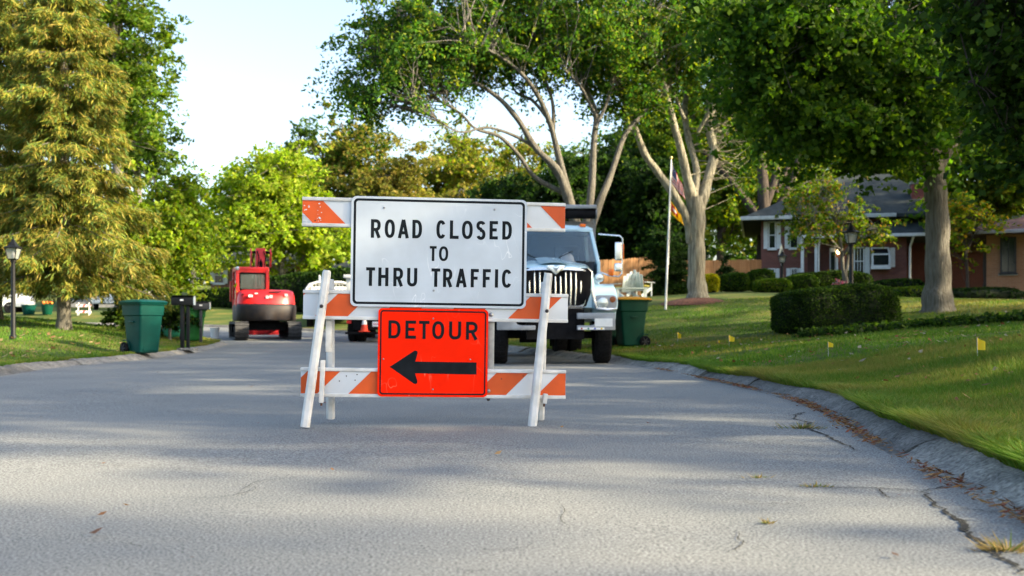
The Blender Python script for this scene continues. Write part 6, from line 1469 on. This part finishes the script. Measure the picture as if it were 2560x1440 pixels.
# small dogwood before the porch
w0 = gz(2118, 44.5)
tree('dogwood', 'small spreading dogwood in front of the brick house porch', w0, [[(w0.x, w0.y, w0.z-.1, .16)] + limb(44.5, [(2116, 715, 8), (2108, 670, 5), (2103, 620, 4.5), (2095, 560, 3.5)]), limb(44.5, [(2112, 690, 6), (2120, 650, 4), (2125, 610, 3)]), limb(44.5, [(2104, 630, 4), (2050, 570, 3), (1990, 520, 2)], -1), limb(44.5, [(2104, 640, 4), (2160, 580, 3), (2200, 570, 2)]), limb(44.5, [(2098, 580, 3), (2070, 500, 2.5), (2040, 450, 1.5)])],
     [blob(2000, 500, 44, 60, 40, 30, 40), blob(2080, 490, 44.5, 80, 55, 52, 40), blob(2140, 560, 44.5, 75, 45, 48, 40), blob(2050, 570, 44, 70, 40, 34, 38), blob(2190, 590, 44.5, 40, 30, 14, 36), blob(2010, 560, 43.5, 50, 30, 14, 36)], .14, GREEN_M+YELLOWG+[(.28, .17, .04)], 72, M_bark, clump_r=.33, droop=.5)

# --- big spruce on the left
def spruce(name, label, base, height, rad, seed, pal, skirt=.0, nl=34, lo=.10):
    r = np.random.RandomState(seed); B = Vector(base); o = empty(name, B, 0, label, 'tree'); mb = MB(); C = []; D = []; SH = []
    mb.tube([(0, 0, -.15), (0, 0, .3), (0, 0, height*.5), (0, 0, height)], [.24, .17, .12, .02], 9)
    z = height*lo
    while z < height*.985:
        f = z/height; R = rad*(1-f)**.8*r.uniform(.85, 1.1); nb = int(6 + 5*(1-f))
        for k in range(nb):
            a = 2*math.pi*k/nb + r.uniform(-.3, .3); L = R*r.uniform(.6, 1.25); dx, dy = math.cos(a), math.sin(a)
            up = .25*L*(f-.25) ; dr = .42*L
            pt = lambda t: np.array([dx*L*t, dy*L*t, z + up*t - dr*t*t + .16*L*t**4])
            mb.tube([Vector(pt(t)) for t in (0, .35, .7, 1)], [.035*(1-f)+.008, .022*(1-f)+.006, .012, .004], 4, caps=False)
            m = int(1.35*nl*(.4+L)); t = r.uniform(.12, 1.02, m)**.8; p = np.stack([pt(q) for q in t]); side = r.normal(0, 1, m)*.24*L*(1.10-t)
            p[:, 0] += -dy*side; p[:, 1] += dx*side; p[:, 2] -= np.abs(side)*.35
            hang = np.abs(r.normal(0, .085, m)); p[:, 2] -= hang
            C.append(p); dd = np.stack([dx*.55 + -dy*np.sign(side)*.4, dy*.55 + dx*np.sign(side)*.4, -.25-hang*4], 1); D.append(dd); SH.append(np.full(m, r.uniform(.75, 1.2)))
        z += height*.032*r.uniform(.6, 1.4)
    mb.build('trunk', M_bark, o, angle=60)
    C = np.concatenate(C); D = np.concatenate(D); sh = np.concatenate(SH)
    C = np.concatenate([C]*7) + np.concatenate([r.normal(0, .055, C.shape) for _ in range(7)]); D = np.concatenate([D]*7); sh = np.concatenate([sh]*7)
    V, F = leaf_quads(C, .18, r, .13, .2, dirs=D)
    np_mesh('crown', V, F, L_needle, o, np.repeat(pal_cols(r, len(C), pal, sh), 4, axis=0)); return o
SPR = [(.21, .21, .028), (.26, .225, .036), (.14, .185, .024), (.28, .215, .045), (.085, .15, .035), (.12, .18, .026)]
spruce('spruce_tree', 'tall olive-gold spruce with drooping boughs at the left', GP(160, 26.0), 11.6, 2.7, 81, SPR, nl=52, lo=.13)
spruce('spruce_tree', 'second spruce filling the left edge behind the lamp post', GP(-10, 28.5), 13.0, 3.5, 82, SPR, lo=.13, nl=60)

# --- hedges and shrubs
def hedge(name, label, cx, cy, w, d, h, leaf, pal, seed, n, ang=0, round_=.35, cat='hedge', lean=0.0):
    z0 = min(H1(cx, cy), H1(cx-w/2, cy), H1(cx+w/2, cy)); r = np.random.RandomState(seed); o = empty(name, (cx, cy, z0), ang, label, cat)
    e = 4.6 if cat == 'hedge' else 3.0
    def pt(u, v):
        cu, su, cv, sv = np.cos(u), np.sin(u), np.cos(v), np.sin(v)
        f = lambda t: np.sign(t)*np.abs(t)**(2/e)
        x = f(cv)*f(cu)*w/2; y = f(cv)*f(su)*d/2; z = (f(sv)*.5+.5)*h
        bmp = 1 + .035*np.sin(x*5+1)*np.cos(y*4) + .02*np.sin(x*13+z*7)
        return np.stack([x*bmp, y*bmp, z*(1+.05*np.sin(x*2.2+.6)) + lean*x], -1)
    b = MB(); nu, nv = 36, 14
    g_ = [[tuple(pt(np.array(2*math.pi*i/nu), np.array(-math.pi/2+math.pi*j/nv))*np.array([.94, .94, .95])) for j in range(nv+1)] for i in range(nu+1)]
    b.add([p for row in g_ for p in row], [(i*(nv+1)+j, (i+1)*(nv+1)+j, (i+1)*(nv+1)+j+1, i*(nv+1)+j+1) for i in range(nu) for j in range(nv)])
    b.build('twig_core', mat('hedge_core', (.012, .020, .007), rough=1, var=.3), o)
    fa = np.array([w*h, d*h, w*d]); fa = fa/fa.sum(); k = r.choice(3, n, p=fa); q = r.uniform(-1, 1, (n, 3)); sg = np.where(r.uniform(0, 1, n) < .5, -1, 1)
    for ax_, kk in ((1, 0), (0, 1), (2, 2)): q[k == kk, ax_] = sg[k == kk]
    q[:, 2] = np.where((k == 2) & (sg < 0), 1, q[:, 2])
    q /= ((np.abs(q)**e).sum(1)**(1/e))[:, None]; p = q*np.array([w/2, d/2, h/2]) + np.array([0, 0, h/2])
    bmp = 1 + .035*np.sin(p[:, 0]*5+1)*np.cos(p[:, 1]*4) + .02*np.sin(p[:, 0]*13+p[:, 2]*7); p[:, 2] = p[:, 2]*(1+.05*np.sin(p[:, 0]*2.2+.6)) + lean*p[:, 0]; p[:, :2] *= bmp[:, None]; p *= (1 + r.normal(-.015, .014, n))[:, None]; p[:, 2] = np.maximum(p[:, 2], .02)
    V, F = leaf_quads(p, leaf, r, .6, -.2)
    np_mesh('foliage', V, F, L_leaf, o, np.repeat(pal_cols(r, n, pal), 4, axis=0)); return o
HP = [(.012, .028, .006), (.018, .042, .008), (.032, .068, .010), (.055, .10, .013)]
hedge('clipped_hedge', 'dark clipped box hedge in front of the lamp post', PX(2092, 23.2), 23.4, 2.75, 1.5, 1.10, .045, HP, 91, 34000, lean=.02)
hedge('porch_hedge', 'rounded dark hedge below the brick house porch', PX(2085, 46), 46.5, 3.6, 1.2, .95, .10, HP, 92, 9000)
for k, (px, Z, w, h, pal, lb) in enumerate(((1835, 45, 1.5, .8, GREEN_D, 'green shrub beneath the small cone evergreen'), (1900, 45, 1.3, .95, GREEN_D, 'taller green shrub at the corner of the brick house'), (1775, 43, .7, .75, [(.45, .4, .02), (.3, .34, .03)], 'bright yellow flowering shrub right of the pale trunk'),
        (1930, 43, 1.6, .55, GREEN_M, 'low light green shrub left of the shaded lamp post'), (2000, 44, 1.5, .75, GREEN_D, 'dark shrub right of the shaded lamp post'), (2240, 45, 2.4, .7, DARKG+GREEN_D, 'dark shrub row at the right end of the brick house'), (2290, 40, 2.4, .5, GREEN_M, 'leafy green shrub left of the thick grey trunk'),
        (1720, 42, 1.6, .45, GREEN_M, 'low plants at the foot of the arborvitae'), (1640, 42, 1.2, .5, GREEN_M+OLIVE, 'low green plants by the flagpole foot'), (2440, 38.5, 3.4, .5, DARKG, 'dark ground cover shrubs against the bungalow'))):
    hedge('garden_shrub', lb, PX(px, Z), Z, w, w*.7, h, .13, pal, 100+k, 2600, cat='shrub')
for k, (px, Z, w, h, lb) in enumerate(((740, 54, 4.6, 2.0, 'dark hedge behind the red excavator'), (835, 52, 3.2, 2.2, 'dark hedge behind the white pickup'), (560, 56, 3.5, 1.1, 'dark shrubs beneath the far bungalow window'))):
    hedge('boundary_hedge', lb, PX(px, Z), Z, w, 1.8, h, .17, DARKG+GREEN_D[:2], 120+k, 6000)
# ivy strip from the hedge to the right
r = np.random.RandomState(5); n = 9000; t = r.uniform(0, 1, n); px_ = 2010 + 620*t; Zc = 21.6 - 1.9*t; x = (px_-1280)/FPX*Zc + r.normal(0, .10, n); y = Zc + r.normal(0, .22, n); z = Hz(x, y) + np.abs(r.normal(.06, .05, n))
V, F = leaf_quads(np.stack([x, y, z], 1), .085, r, .9, -.3)
tag(np_mesh('ivy_border', V, F, L_leaf, cols=np.repeat(pal_cols(r, n, GREEN_D+DARKG), 4, axis=0)), 'strip of dark ivy running right from the hedge foot', 'ivy', kind='stuff')
# hanging flower basket by the dogwood
o = empty('flower_pot', gz(2100, 44.2) + Vector((0, 0, 0)), 0, 'pale pot of pink flowers at the dogwood foot', 'flower pot')
b = MB(); b.lathe([(.14, 0), (.20, .32), (.22, .32), (.22, .36), (.01, .33)], 14); b.build('pot', M_trim, o)
r = np.random.RandomState(9); C = r.normal(0, .13, (220, 3))*[1, 1, .6] + [0, 0, .45]; V, F = leaf_quads(C, .09, r)
tag(np_mesh('blooms', V, F, L_leaf, o, np.repeat(pal_cols(r, 220, [(.5, .12, .2), (.10, .16, .03), (.4, .3, .4)]), 4, axis=0)), kind='stuff')

# --- shade trees standing to the right outside the picture; they throw the streaks over road and lawn
proto = None
SHADE = [(10.2, 4.4, 0, .88), (12.5, 8.2, 70, 1.0), (13.5, 10.8, 150, 1.0), (18, 4.0, 220, 1.15), (20, 12.0, 300, 1.1), (21, -6.0, 20, 1.1), (16.5, 16.5, 110, .95), (26, 17, 190, 1.2), (27, 28, 40, 1.2), (30, 37, 75, 1.2), (29.5, 46, 130, 1.3), (33, 50, 10, 1.3), (26, 35.5, 250, 1.0), (20.5, 22.0, 170, .85), (15.5, -2.6, 230, .60)]
def shade_proto():
    x0, y0 = SHADE[0][:2]; B = Vector((x0, y0, H1(x0, y0))); r = np.random.RandomState(77)
    limbs = [[(B.x, B.y, B.z-.3, .45), (B.x, B.y, B.z+1, .32), (B.x+.1, B.y, B.z+4, .26), (B.x, B.y+.2, B.z+9, .08)]]; blobs = []
    for k in range(11):
        a = k*2.4; f = k/10; rr = 3.6*math.sin(math.pi*(.2+.7*f)); z = B.z + 3.4 + 7.6*f; x = B.x + rr*.6*math.cos(a); y = B.y + rr*.6*math.sin(a)
        limbs.append([(B.x, B.y, z-1.4, .12), ((B.x+x)/2, (B.y+y)/2, z-.5, .08), (x, y, z, .03)]); blobs.append((x, y, z, 1.8, 1.8, 1.1, 20, 30))
    return tree('shade_tree', 'leafy street tree standing on the right lawn outside the picture', B, limbs, blobs, .24, GREEN_D, 77, M_bark, group='shade trees beyond the right edge', clump_r=.6)
sp = shade_proto()
for i, (x, y, a, s_) in enumerate(SHADE):
    o = sp if i == 0 else copy_tree(sp)
    o.location = (x, y, H1(x, y)); o.rotation_euler = (0, 0, RAD(a)); o.scale = (s_, s_, s_)
